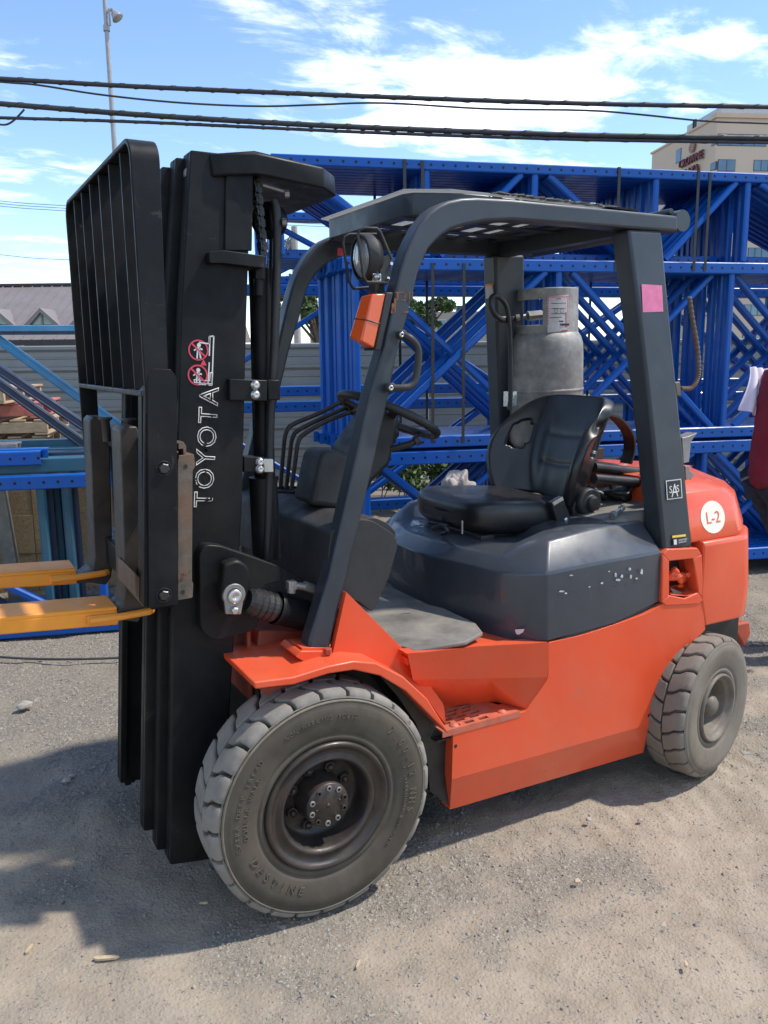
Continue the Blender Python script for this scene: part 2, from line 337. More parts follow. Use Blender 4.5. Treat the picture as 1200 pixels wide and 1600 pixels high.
def join_meshes(obs, name, parent, m):
    b = MB()
    for o in obs:
        me = o.data; b.add([v.co for v in me.vertices], [list(p.vertices) for p in me.polygons]); bpy.data.objects.remove(o)
    return b.build(name, m, parent)
def front_wheel(loc):
    wl = bpy.data.objects.new('front_wheel', None); COL.objects.link(wl); wl.parent = FL; wl.location = Vector(loc)-ORIG[FL.name]; ORIG[wl.name] = Vector((0,0,0))
    wl.empty_display_size = .1
    R, W, rim = .337, .185, .186
    t = tyre_bm(R, W, rim, .026, 25, 1).build('tyre', TYRE, wl, weld=False)
    b = MB(); b.lathe([(-.0012,R*.908),(-.0030,R*.912),(-.0030,R*.920),(.002,R*.926)], (0,0,0), (0,1,0), 96); b.lathe([(.0028,R*.937),(.0052,R*.945)], (0,0,0), (0,1,0), 96); b.build('shoulder_ring', SHOULDER, wl)
    lugs_bm(R, W, .026, 25, 1.3, .1).build('tread', TREAD, wl, weld=True, bevel=.0035, seg=1)
    b = MB(); b.lathe([(.03,.19),(.006,.189),(-.002,.186),(-.004,.180),(.002,.172),(.010,.168),(.012,.150),(.004,.143),(.006,.136),(.016,.131),(.030,.128),(.068,.124),(.080,.116),(.084,.06)], (0,0,0), (0,1,0), 64)
    b.build('rim', RIM, wl)
    b = MB(); b.lathe([(.085,.074),(.060,.070),(.024,.066),(.012,.065),(.008,.0625),(.008,0.0)], (0,0,0), (0,1,0), 40); b.lathe([(.010,.006),(.0055,.006),(.0055,0)], (0,0,0), (0,1,0), 10)
    for k in range(2): b.lathe([(.010,.004),(.0055,.004),(.0055,0)], (.036*math.cos(PI*k+.2),0,.036*math.sin(PI*k+.2)), (0,1,0), 8)
    b.build('hub', RIM, wl)
    for k in range(10):
        a = k*2*PI/10+.25; c = V(math.cos(a)*.052, .007, math.sin(a)*.052)
        h = MB(); h.lathe([(.004,.0085),(-.003,.0085),(-.004,.0075),(-.004,.0045),(.001,.0042),(.001,0)], c, (0,1,0), 10, smooth=False); h.build('hub_bolt', DULLSTEEL if k % 3 else RIM, wl)
    for k in range(8):
        a = k*2*PI/8+.35; c = V(math.cos(a)*.088, .070, math.sin(a)*.088)
        h = MB(); h.lathe([(.015,.017),(-.0,.017),(-.002,.015),(-.002,.010)], c, (0,1,0), 6, smooth=False, ref=(math.cos(a),0,math.sin(a))); h.lathe([(-.002,.010),(-.012,.009),(-.012,0)], c, (0,1,0), 10); h.build('wheel_nut', RIM, wl)
    global LET
    LET = []; ring_text('7.00-12 NHS', .258, math.radians(43), .034, wl, -.0072, .105, xs=.8); join_meshes(LET, 'sidewall_lettering', wl, LETTER)
    LET = []; ring_text('DESTINE', .256, math.radians(203), .034, wl, -.0068, .128, inward=True, xs=1.0); join_meshes(LET, 'sidewall_lettering', wl, LETTER)
    LET = []; ring_text('EXTRA DEEP TREAD', .266, math.radians(190), .0185, wl, -.0076, .062); join_meshes(LET, 'sidewall_lettering', wl, LETTER)
    LET = []; ring_text('DOUBLE WALL', .242, math.radians(184), .0185, wl, -.0056, .066); join_meshes(LET, 'sidewall_lettering', wl, LETTER)
    LET = []; ring_text('NON MARKING SOLID', .262, math.radians(117), .016, wl, -.0074, .05); join_meshes(LET, 'sidewall_lettering', wl, LETTER)
    LET = []; ring_text('MADE FOR INDUSTRIAL USE', .250, math.radians(318), .013, wl, -.0064, .048, inward=True); join_meshes(LET, 'sidewall_lettering', wl, LETTER)
    return wl
wf = front_wheel((0, 0, .337))
def rear_wheel(loc, rot):
    wl = bpy.data.objects.new('rear_wheel', None); COL.objects.link(wl); wl.parent = FL; wl.location = Vector(loc)-ORIG[FL.name]; wl.rotation_euler = (0,0,rot); ORIG[wl.name] = Vector((0,0,0))
    R, W, rim = .27, .165, .128
    tyre_bm(R, W, rim, .022, 22, 1).build('tyre', TYRE2, wl)
    lugs_bm(R, W, .022, 22, 1.2, .05).build('tread', TREAD2, wl, weld=True, bevel=.003, seg=1)
    b = MB(); b.lathe([(.03,.131),(.004,.130),(-.004,.127),(-.004,.122),(.006,.116),(.014,.112),(.016,.104),(.024,.100),(.075,.092),(.085,.082),(.088,.03)], (0,0,0), (0,1,0), 48); b.build('rim', RIM2, wl)
    b = MB(); b.lathe([(.09,.048),(.045,.044),(.022,.038),(.010,.026),(.008,0)], (0,0,0), (0,1,0), 28); b.build('hub', RIM2, wl)
    for k in range(6):
        a = k*PI/3+.4; c = V(math.cos(a)*.066, .07, math.sin(a)*.066)
        h = MB(); h.lathe([(.02,.013),(.0,.013),(0,.007),(-.010,.007),(-.010,0)], c, (0,1,0), 6, smooth=False); h.build('wheel_nut', RIM2, wl)
    global LET
    LET = []; ring_text('6.00-9 NHS', .206, math.radians(70), .026, wl, -.005, .115, m=TYRE2); join_meshes(LET, 'sidewall_lettering', wl, TYRE2)
    LET = []; ring_text('INDUSTRIAL', .206, math.radians(250), .022, wl, -.005, .1, m=TYRE2); join_meshes(LET, 'sidewall_lettering', wl, TYRE2)
    return wl
wr = rear_wheel((1.6, -.0016, .27), math.radians(13.9))
def copy_part(o, loc, rotz):
    c = o.copy(); COL.objects.link(c); c.parent = FL; c.location = Vector(loc)-ORIG[FL.name]; c.rotation_euler = (0,0,rotz)
    for ch in o.children:
        k = ch.copy(); COL.objects.link(k); k.parent = c
    return c
copy_part(wf, (0, 1.15, .337), PI); copy_part(wr, (1.6, 1.15, .27), PI+math.radians(13.9))
b = MB(); b.cyl((0,.15,.337),(0,1.0,.337),.08); b.box((-.09,.3,.25),(.12,.85,.45)); b.build('front_axle', DARKSTEEL, FL)
b = MB(); b.cyl((1.6,.15,.27),(1.6,1.0,.27),.045); b.box((1.5,.3,.22),(1.7,.85,.4)); b.build('rear_axle', DARKSTEEL, FL)
# --- chassis
Y0 = .06
b = MB()
side = rounded([(708,1146,2),(822,1111,3),(857,1060,8),(857,1004,3),(905,994,20),(960,976,30),(1012,958,20),(1036,943,4),(1098,941,1),(1102,984,1),(1090,996,4),(1062,1022,20),(1040,1058,20),(1025,1100,20),(1014,1132,1),(706,1218,1)], 4, 3)
b.prism(pts(side, Y0), (0,.09,0))
lo = pts([(706,1218),(1014,1132)], Y0)+pts([(1005,1176),(703,1265)], .098)
b.prism(lo, (0,.05,0))
# step well: upper wall leaning inwards, then the scooped part down to the step
T = pts([(637,1022),(745,1010),(857,1004)], .056); Mi = [at(645,1062,y=.082), at(768,1060,y=.085), at(857,1058,y=.062)]
Bt = [at(690,1104,y=.195), at(775,1097,y=.17), at(824,1108,y=.064)]
b.strip(T, Mi); b.strip(Mi, Bt)
b.prism([p+V(0,.004,0) for p in (T[0],T[2])]+[at(857,1064,y=.2),at(690,1110,y=.2)], (0,.05,0))
# front gusset panel between guard pillar and floor
b.prism(pts(rounded([(541,925,2),(637,1021,8),(694,1102,6),(697,1134,2),(672,1098,8),(632,1062,12),(590,1043,14),(555,1037,10),(517,1034,2)], 4, 3), .108), (0,.022,0))
ch = b.build('chassis', ORANGE, FL, bevel=.004, seg=2)
# fender
U = [(372.5,1073),(398,1073),(459,1058),(513,1041),(553,1033),(588,1036),(630,1057),(668,1092),(697,1137)]
Lw = [(702,1148),(666,1112),(634,1080),(594,1056),(553,1047),(513,1053),(459,1070),(400,1085),(372.5,1084)]
b = MB()
Uo = pts([(397,1066)]+U[2:], .02); Lo = pts(Lw[:7]+[(399,1077)], .02)
prof = Uo+Lo; nP = len(prof); F0 = .02; F1 = .36
b.prism(prof, (0,F1-F0,0))
fo = b.build('fender', ORANGE, FL, bevel=.007, seg=3)
P0 = Uo[0]
b = MB(); b.prism([mir(p)-V(0,F1-F0,0) for p in prof], (0,F1-F0,0)); b.build('fender', ORANGE, FL, bevel=.005)
# wheel-arch liner (dark) and hanging bracket below the fender tip
b = MB(); b.prism(pts([(594,1057),(634,1082),(666,1114),(703,1152),(707,1215),(704,1262),(672,1236),(668,1190),(650,1130),(620,1086)], .10), (0,.25,0)); b.build('wheel_arch_liner', DARKSTEEL, FL)
b = MB(); b.prism(pts(rounded([(405,1076),(462,1070),(455,1088),(440,1093),(420,1091)], 6), .12), (0,.06,0)); b.build('fender_bracket', ORANGE_D, FL)
# pillar foot
b = MB(); q = pts(rounded([(462,1026),(474,1033),(520,1026),(518,1018),(470,1018)], 2), .10); b.prism(q, (0,.12,0)); b.prism(pts([(471,1012),(516,1012),(515,1022),(474,1024)], .113), (0,.07,0))
b.build('pillar_foot', ORANGE, FL, bevel=.004)
for q in ((466,1017,.17),(512,1021,.098)):
    b = MB(); b.lathe([(0,.012),(-.014,.012),(-.016,.010),(-.016,0)], at(q[0],q[1],y=q[2]), (0,0,-1), 6, smooth=False); b.build('foot_bolt', ORANGE_D, FL)
# under-structure
b = MB(); b.box((.12,.24,.2),(1.45,.91,.66)); b.box((-.10,.26,.36),(.14,.89,.70)); b.box((.4,.2,.155),(1.34,.95,.2)); b.build('frame_rails', DARKSTEEL, FL)
b = MB(); b.box((-.10,.30,.56),(-.115,.86,.80)); b.prism(pts([(405,985),(480,985),(480,1030),(400,1050)], .3), (0,.5,0)); b.build('front_frame', ORANGE_D, FL, bevel=.006)
b = MB(); b.box((.10,.21,.60),(.135,.94,.99)); b.build('firewall', BLACK, FL)
# far side of the body so that it closes
b = MB(); b.prism([mir(p) for p in pts(side, Y0)], (0,-.09,0)); b.prism([mir(p) for p in pts([(637,1022),(857,1004),(822,1111),(708,1146)], .07)], (0,-.08,0)); b.build('far_side_panel', ORANGE, FL)
# floor
zf = .710
b = MB(); b.prism([V(.12,.135,zf),V(.315,.135,zf),V(.33,.080,zf),V(.505,.066,zf),V(.60,.11,zf),V(.635,.20,zf),V(.635,.95,zf),V(.5,1.05,zf),V(.12,1.05,zf)], (0,0,-.014)); b.build('floor_mat', MATTE, FL, bevel=.004)
# step plate with slots
zs = .437
b = MB(); xs0, xs1 = .425, .70; rows = [(.070,.086),(.096,.110),(.120,.134),(.144,.158),(.168,.182)]
ybounds = [(.062,.070)]+[(rows[i][1], rows[i+1][0]) for i in range(4)]+[(.182,.20)]
xe = lambda y: .715-.42*(y-.06)
for (ya, yb) in ybounds: b.prism([V(xs0-.01,ya,zs),V(xe(ya),ya,zs),V(xe(yb),yb,zs),V(xs0-.01,yb,zs)], (0,0,-.006))
for i, (ya, yb) in enumerate(rows):
    x = xs0+(.012 if i % 2 else .03)
    b.prism([V(xs0-.01,ya,zs),V(x,ya,zs),V(x,yb,zs),V(xs0-.01,yb,zs)], (0,0,-.006))
    while x < .60-.2*(ya-.06):
        x2 = x+.036; x3 = x2+.018; b.prism([V(x2,ya,zs),V(x3,ya,zs),V(x3,yb,zs),V(x2,yb,zs)], (0,0,-.006)); x = x3
    b.prism([V(x,ya,zs),V(xe(ya),ya,zs),V(xe(yb),yb,zs),V(x,yb,zs)], (0,0,-.006))
b.prism([V(xs0-.01,.058,zs),V(.716,.058,zs),V(.716,.0615,zs),V(xs0-.01,.0615,zs)], (0,0,-.02))
for (x, y) in ((.47,.078),(.66,.085)): b.lathe([(0,.016),(.003,.015),(.004,.011),(.007,.008),(.007,0)], (x,y,zs), (0,0,1), 12)
b.build('step_plate', mat('worn_orange_step', (.50,.10,.05), .6, var=.2, vs=20, bump=.2, dust=.75, dcol=(.30,.17,.12), obj=False), FL)
b = MB(); b.prism([V(.30,.075,.690),V(.50,.063,.688),V(.80,.062,.645),V(.80,.4,.645),V(.30,.4,.690)], (0,0,-.02)); b.build('floor_pan', ORANGE, FL)
b = MB(); b.box((.40,.07,.40),(.69,.2,.405)); b.build('step_well', DARKSTEEL, FL)
for q in ((712,1166,.0595),(1014,1118,.0595)):
    b = MB(); b.disc(at(q[0],q[1],y=q[2]), (0,-1,0), .006); b.build('bolt_hole', BLACK, FL)
# --- hood under the seat
def ringy(*near): return list(near)+[mir(p) for p in near[::-1]]
fr = lambda p: V(p.x-.085, .45, p.z+.01)
R0 = ringy(fr(at(765,991,y=.20)), at(765,991,y=.20), at(800,999,y=.13), at(855,1001,y=.062), at(960,973,y=.062), at(1036,936,y=.07))
R1 = ringy(fr(at(771,893,y=.20)), at(771,893,y=.20), at(806,896,y=.13), at(855,896,y=.055), at(945,878,y=.055), at(1034,862,y=.065))
R2 = ringy(fr(at(781,868,y=.225)), at(781,868,y=.225), at(815,862,y=.165), at(857,845,y=.125), at(930,826,y=.13), at(1003,814,y=.16))
R3 = ringy(fr(at(796,853,y=.265)), at(796,853,y=.265), at(829,838,y=.20), at(862,831,y=.165), at(925,818,y=.185), at(992,806,y=.22))
R4 = ringy(fr(at(822,842,y=.33)), at(822,842,y=.33), at(845,829,y=.28), at(872,822,y=.26), at(925,808,y=.27), at(985,795,y=.30))
b = MB(); n = 12
vs = R0+R1+R2+R3+R4; fs = []
for i in range(4):
    for k in range(n): fs.append([i*n+k, i*n+(k+1) % n, (i+1)*n+(k+1) % n, (i+1)*n+k])
k4 = 4*n
fs += [[k4+i, k4+i+1, k4+10-i, k4+11-i] for i in range(5)]
b.add(vs, fs); hd = b.build('hood', HOOD, FL, bevel=.008, seg=3, weld=True)
b = MB(); gap = [p+V(0,0,-.012) for p in R0]; b.prism([V(p.x, p.y*.985+.0086, p.z) for p in gap], (0,0,-.02)); b.build('hood_seal', BLACK, FL)
# scratched lettering remains on the hood side
b = MB()
for (px, py, w, h) in ((878,924,7,2.5),(884,927,4,2),(893,899,5,2),(921,917,2.5,2),(941,911,3,3),(962,898,3,6),(966,906,7,3.5),(972,900,3,5),(984,889,4,4),(986,901,3,6),(995,904,3,2.5),(1003,893,3,8),(952,893,2,2)):
    a = [(px-w*.6+random.uniform(-1,1), py+h*.4), (px+w*.3, py+h*.6+random.uniform(-.5,.5)), (px+w*.6, py-h*.2), (px+w*.1, py-h*.55+random.uniform(-.5,.5)), (px-w*.45, py-h*.4)]
    P = pts(a, .0535); b.add(P, [list(range(5))])
b.build('scuffed_letter_remains', CHIP, FL)
b = MB(); P = [at(804,983,y=.1215), at(819,982,y=.094), at(817,987,y=.098), at(810,991,y=.11), at(806,990,y=.1175)]
P = [p+V(-.002,-.004,0) for p in P]; b.add(P, [[0,1,2,3,4]]); b.build('torn_sticker', WHITE, FL)
# --- counterweight
def cwring(xf, yf, z, xr, inset=0):
    near = [V(xf, yf, z), V(xr-.30, yf, z), V(xr-.26, yf+.012, z), V(xr-.12, yf+.12, z), V(xr-.03, yf+.27, z), V(xr, YC-.1, z)]
    return near+[mir(p) for p in near[::-1]]
def loft(rings, cap=True):
    b = MB(); n = len(rings[0]); vs = [p for R in rings for p in R]
    fs = [[i*n+k, i*n+(k+1) % n, (i+1)*n+(k+1) % n, (i+1)*n+k] for i in range(len(rings)-1) for k in range(n)]
    if cap: fs += [list(range(n))[::-1], list(range((len(rings)-1)*n, len(rings)*n))]
    return b.add(vs, fs)
XA = at(1098,900,y=.055).x
zA = at(1098,848,y=.055).z
b = loft([cwring(at(1102,984,y=.06).x, .06, .575, 2.07), cwring(XA, .055, .70, 2.075), cwring(XA, .055, zA-.012, 2.055), cwring(XA, .062, zA, 2.045)])
b.build('counterweight', ORANGE, FL, bevel=.012, seg=3, weld=True)
XB = at(1080,850,y=.07).x
up = [cwring(XB, .075, zA+.0, 2.035), cwring(XB, .072, zA+.015, 2.045), cwring(XB-.01, .10, 1.035, 2.02), cwring(XB-.01, .125, 1.075, 1.985), cwring(XB-.01, .20, 1.105, 1.93), cwring(XB-.01, .30, 1.115, 1.88)]
b = loft(up); b.build('counterweight_top', ORANGE, FL, bevel=.012, seg=3, weld=True)
# L-2 disc
c = at(1115,808,y=.083); nrm = V(0,-1,.23).normalized(); 
yL = lambda z: .072+(.10-.072)*(z-zA-.015)/(1.035-zA-.015)
c = V(c.x, yL(c.z)-.0012, c.z)
nrm = V(0, -1, -(.10-.072)/(1.035-zA-.015)*-1).normalized(); upv = nrm.cross(V(1,0,0)); 
b = MB(); b.disc(c, nrm, .064, 40, ref=(1,0,0), ry=.060); b.build('number_disc', CREAM, FL)
text_mesh('L-2', .062, 'number_lettering', ORANGE, FL, c+nrm*.0012-upv.normalized()*.022, (1,0,0), nrm, align='CENTER', depth=.0002, xs=.95)
# tail under the counterweight
b = MB(); b.prism(pts([(1118,985),(1166,972),(1172,972),(1174,990),(1164,1012),(1150,988)], .26), (0,.62,0)); b.build('tail_plate', ORANGE_D, FL, bevel=.008)
b = MB(); b.box((1.30,.2,.3),(1.95,.95,.6)); b.build('steer_axle_cover', DARKSTEEL, FL)
# filler pocket
b = MB(); fp = at
outer = rounded([(1036,866),(1044,858),(1090,856),(1097,866),(1099,936),(1092,942),(1040,946),(1034,940)], 4, 2)
inner = rounded([(1045,876),(1082,872),(1088,900),(1091,926),(1084,932),(1046,930)], 5, 2)
O3 = pts(outer, .056); I3 = pts(inner, .058); n = len(O3)
m = len(I3)
def ringmatch(a, c): # nearest-angle bridging
    return a
b.prism(pts([(1036,866),(1044,858),(1090,856),(1097,866),(1084,873),(1045,877)], .056), (0,.05,0))
b.prism(pts([(1034,940),(1036,866),(1046,876),(1046,931)], .056), (0,.05,0))
b.prism(pts([(1097,866),(1100,936),(1092,928),(1088,900),(1083,872)], .056), (0,.05,0))
b.prism(pts([(1034,940),(1046,930),(1070,935),(1091,926),(1100,938),(1092,944),(1040,947)], .056), (0,.05,0))
I4 = [p+V(.012,.10,0) for p in I3]; b.add(I3+I4, [[i, (i+1) % m, m+(i+1) % m, m+i] for i in range(m)]+[list(range(m, 2*m))])
b.build('filler_pocket', ORANGE, FL, bevel=.004)
b = MB()
for q in range(4): 
    P = [at(1047+q*2,903-q*5+k%2*3,y=.07).lerp(at(1074-q*3,896+q*6,y=.09+.012*(k%3)), k/6)+V(0,.008*math.sin(k*2+q),.006*math.sin(k*3+q*2)) for k in range(7)]
    b.tube(P, .011, 6)
b.build('crumpled_strap', ORANGE, FL)
b = MB(); b.prism(pts([(1048,919),(1066,925),(1072,932),(1052,928)], .10), (0,.03,0)); b.build('filler_cap', DULLSTEEL, FL, bevel=.003)
# rear cowl behind the seat
b = MB(); b.prism([V(1.17,.17,.92),V(1.17,.17,.99),V(1.25,.17,1.005),V(1.52,.17,1.02),V(1.56,.17,.92)], (0,.80,0)); b.build('radiator_cover', MATTE, FL, bevel=.02, seg=3)
b = MB(); b.box((1.20,.14,.72),(1.55,1.01,.91)); b.box((1.05,.3,.9),(1.3,.86,.985)); b.build('rear_bulkhead', PLASTIC, FL, bevel=.015)
# --- overhead guard
def strip_face(L, R): return L+R[::-1]
gl = [(482,1020,.115),(484,1000,.116),(514,900,.122),(546,760,.128),(577,620,.136),(600,540,.142),(618,454,.147),(626,420,.149),(633,398,.15),(643,374,.152),(655,351,.155),(672,330,.158),(686,320,.159),(702,313,.16),(722,309,.16),(745,308,.16),(800,311,.16),(1060,337,.16)]
gr_ = [(515,1016,.115),(517,1005,.116),(537,921,.122),(570,788,.128),(602,645,.136),(623,545,.142),(645,466,.147),(653,430,.149),(657,418,.15),(663,403,.152),(670,389,.155),(682,376,.158),(691,368,.159),(703,360,.16),(724,353,.16),(760,346,.16),(800,344,.16),(1060,362,.16)]
def ribbon(b, A, B, th, flip=False):
    """a bent square tube: near face between the two edge lines, th deep"""
    n = len(A); s = -1 if flip else 1
    A2 = [p+V(0,s*th,0) for p in A]; B2 = [p+V(0,s*th,0) for p in B]
    vs = A+B+A2+B2; fs = []
    for i in range(n-1):
        for (p, q) in ((0, n), (n, 3*n), (3*n, 2*n), (2*n, 0)):
            f = [p+i, p+i+1, q+i+1, q+i]; fs.append(f if flip else f[::-1])
    fs += [[0, n, 3*n, 2*n][::-1] if flip else [0, n, 3*n, 2*n], [n-1, 2*n-1, 4*n-1, 3*n-1] if flip else [n-1, 2*n-1, 4*n-1, 3*n-1][::-1]]
    return b.add(vs, fs)
GA, GB = pts(gl), pts(gr_)
zr = at(745,308,y=.16).z
gd = ribbon(MB(), GA, GB, .062).build('overhead_guard', GUARD, FL, bevel=.009, seg=3, weld=True)
ribbon(MB(), [mir(p) for p in GA], [mir(p) for p in GB], .062, True).build('front_pillar', GUARD, gd, bevel=.009, seg=3, weld=True)
ra = [(982,358,.165),(1000,500,.135),(1016,640,.108),(1038,861,.068)]; rb = [(1035,360,.165),(1048,500,.135),(1062,640,.108),(1083,855,.068)]
RA, RB = pts(ra), pts(rb)
ribbon(MB(), RA, RB, .085).build('rear_pillar', GUARD, gd, bevel=.012, seg=3, weld=True)
ribbon(MB(), [mir(p) for p in RA], [mir(p) for p in RB], .085, True).build('rear_pillar', GUARD, gd, bevel=.012, seg=3, weld=True)
# roof frame: bent flat bar round the front, slats across, sheet on top
ztop = 2.052; hh = .066
pl = [V(.44,.30,0),V(.44,.85,0)]
def corner_path(sgn):
    c = [V(1.30,.215,0),V(.66,.215,0),V(.60,.222,0),V(.55,.24,0),V(.50,.262,0),V(.455,.285,0)]
    return c
near = corner_path(1); path = near+[V(.437,.32,0),V(.437,.83,0)]+[mir(p) for p in near[::-1]]
b = MB(); t = .012; n = len(path)
inn = []
for i, p in enumerate(path):
    d = (path[min(i+1,n-1)]-path[max(i-1,0)]).normalized(); nn = V(d.y, -d.x, 0); inn.append(p+nn*t)
Z = lambda P, z: [V(p.x, p.y, z-.012*(p.x-.44)) for p in P]
vs = Z(path, ztop)+Z(inn, ztop)+Z(path, ztop-hh)+Z(inn, ztop-hh); fs = []
for i in range(n-1):
    for (p, q) in ((0, n), (n, 3*n), (3*n, 2*n), (2*n, 0)): fs.append([p+i, p+i+1, q+i+1, q+i])
fs += [[0, n, 3*n, 2*n], [n-1, 2*n-1, 4*n-1, 3*n-1]]
b.add(vs, fs); b.build('roof_frame', GUARD, gd, bevel=.003, weld=True)
for i, x in enumerate([.505, .595, .69, .79, .89, .99, 1.09, 1.19]):
    y0, y1 = (.27, .88) if x < .55 else (.232, .918)
    b = MB(); z = ztop-.014-.012*(x-.44); b.prism([V(x,y0,z),V(x+.038,y0,z),V(x+.038,y0,z-.005),V(x,y0,z-.005)], (0,y1-y0,0)); b.build('roof_slat', GUARD, gd, bevel=.002)
for y in (.40, .575, .75):
    b = MB(); b.bar(V(.50,y,ztop-.0225), V(1.28,y,ztop-.031), .05, .005); b.build('roof_rib', GUARD, gd)
POLY = mat('frosted_roof_sheet', (.42,.42,.41), .5, var=.15, vs=5, bump=.05, dust=.4, dcol=(.3,.28,.25), obj=False)
nt = POLY.node_tree; tr = nt.nodes.new('ShaderNodeBsdfTranslucent'); tr.inputs[0].default_value = (.62,.62,.6,1); mx = nt.nodes.new('ShaderNodeMixShader'); mx.inputs[0].default_value = .6
nt.links.new(nt.nodes['Principled BSDF'].outputs[0], mx.inputs[1]); nt.links.new(tr.outputs[0], mx.inputs[2]); nt.links.new(mx.outputs[0], nt.nodes['Material Output'].inputs[0])
b = MB(); z1 = ztop+.004; b.prism([V(.425,.29,z1),V(.425,.87,z1),V(.55,.925,z1-.001),V(1.15,.95,z1-.0082),V(1.15,.2,z1-.0082),V(.55,.225,z1-.001)], (0,0,.004)); b.build('roof_sheet', POLY, gd)
b = MB(); b.prism([V(1.152,.2,z1-.0082),V(1.152,.95,z1-.0082),V(1.29,.95,z1-.012),V(1.29,.2,z1-.012)], (0,0,.006)); b.build('roof_plate', MAST, gd)
b = MB()
for k in range(26): b.obox(V(.70+k*.02,.20+.012*random.random(),z1-.001-.00022*k+.002), (V(1,random.uniform(-.5,.5),random.uniform(-.15,.15)),V(0,1,0),V(0,0,1)), (random.uniform(.006,.02),random.uniform(.004,.012),random.uniform(.001,.0022)))
b.build('roof_debris', MATTE, gd)
b = MB(); b.bar(V(1.27,.225,2.0),V(1.27,.925,2.0), .05, .06); b.build('roof_crossbar', GUARD, gd, bevel=.003)
b = MB(); zt = at(1060,348,y=.19).z; xt = at(1058,348,y=.19).x; b.tube([V(xt,.165,zt+.003),V(xt,.985,zt+.003)], .036, 20); b.tube([V(xt-.03,.19,zt+.035),V(xt-.02,.6,zt+.035)], .010, 8); b.build('rear_cross_tube', GUARD, gd)
# far-side warning label seen under the roof edge
P = [at(527,388,y=.89),at(538,388,y=.89),at(538,400,y=.89),at(527,400,y=.89)]; b = MB(); b.add([p-V(.0,.003,0) for p in P], [[0,1,2,3]]); b.build('red_label', SIGNRED, gd)
# --- things on the pillars
def pface(A, B, w=0): pass
# pink sticker, SAS plate, warning label on the rear pillar (plane of its near face)
n_ = (RB[1]-RA[1]).cross(RA[2]-RA[1]).normalized()
if n_.y > 0: n_ = -n_
def onp(px, py, base=None, nr=None, lift=.0012):
    base = base or RA[1]; nr = nr or n_; k = ray(px, py); t = (base-CAM).dot(nr)/k.dot(nr); return CAM+k*t+nr*lift
b = MB(); b.add([onp(1002,444),onp(1034,446),onp(1036,487),onp(1004,488)], [[0,1,2,3]]); b.build('pink_sticker', PINK, gd)
b = MB(); b.add([onp(1040,751,lift=.001),onp(1064,748,lift=.001),onp(1066,778,lift=.001),onp(1042,781,lift=.001)], [[0,1,2,3]]); sp = b.build('emblem_plate', WHITE, gd)
b = MB(); b.add([onp(1041.4,752.3,lift=.0018),onp(1062.8,749.6,lift=.0018),onp(1064.6,776.6,lift=.0018),onp(1043.2,779.4,lift=.0018)], [[0,1,2,3]]); b.build('emblem_field', BLACK, gd)
xd = (onp(1064,748)-onp(1040,751)).normalized()
text_mesh('A', .066, 'emblem_lettering', WHITE, gd, onp(1053.5,776,lift=.003), xd, n_, align='CENTER', depth=.0003, xs=.75)
text_mesh('S  S', .036, 'emblem_lettering', WHITE, gd, onp(1052.8,769.5,lift=.0024), xd, n_, align='CENTER', depth=.0003, xs=.95)
b = MB(); b.add([onp(1050,837),onp(1071,834.5),onp(1071.3,838),onp(1050.3,840.5)], [[0,1,2,3]]); b.build('warning_strip', YELLOW, gd)
b = MB(); b.add([onp(1050.5,841),onp(1071.5,838.6),onp(1072.3,850),onp(1051.3,853)], [[0,1,2,3]]); b.build('warning_label', BLACK, gd)
text_mesh('UNLEADED\nGASOLINE', .0085, 'warning_lettering', WHITE, gd, onp(1059.5,845.3,lift=.002), xd, n_, depth=.0002)
b = MB(); P = [onp(1052,843.2,lift=.002),onp(1056.5,842.6,lift=.002),onp(1057,850.6,lift=.002),onp(1052.6,851.2,lift=.002)]; b.add(P, [[0,1,2,3]]); b.build('pump_symbol', WHITE, gd)
# label on the far rear pillar
YF = mir(RA[0]).y-.085
fp = [at(758,444,y=.93),at(778,442.5,y=.93),at(779.5,464,y=.93),at(759,467,y=.93)]
fn = V(0,-1,.12)
b = MB(); b.add([p-V(0,.075,0)*0 for p in fp], [[0,1,2,3]]); b.build('paper_label', mat('grey_paper', (.42,.40,.38), .7, bump=0, obj=False), gd)
b = MB(); b.add([at(758,444,y=.928),at(778,442.5,y=.928),at(778.2,446,y=.928),at(758.2,447.5,y=.928)], [[0,1,2,3]]); b.build('orange_band', mat('label_orange', (.6,.2,.08), .6, bump=0, obj=False), gd)
# rust-brown ghost lettering on the front pillar
nf = (GB[6]-GA[6]).cross(GA[4]-GA[6]).normalized(); nf = -nf if nf.y > 0 else nf
RUSTP = mat('rusty_scuff', (.16,.065,.03), .8, var=.4, vs=60, bump=0, obj=False)
b = MB()
for (x0,y0,x1,y1) in ((618,456,634,458),(620,456,623,470),(632,456,634,466),(639,456,641,470),(616,466,619,488),(612,474,616,490),(628,468,634,470),(630,486,638,489),(644,456,645.5,466),(611,484,617,489)):
    P = [onp(x0,y0,GA[6],nf,.001),onp(x1,y0,GA[6],nf,.001),onp(x1-1,y1,GA[6],nf,.001),onp(x0-1,y1,GA[6],nf,.001)]; b.add(P, [[0,1,2,3]])
b.build('rusty_letter_remains', RUSTP, gd)
b = MB(); b.disc(onp(638,469,GA[6],nf,.0016), nf, .0042, 12); b.build('bolt_hole', BLACK, gd)
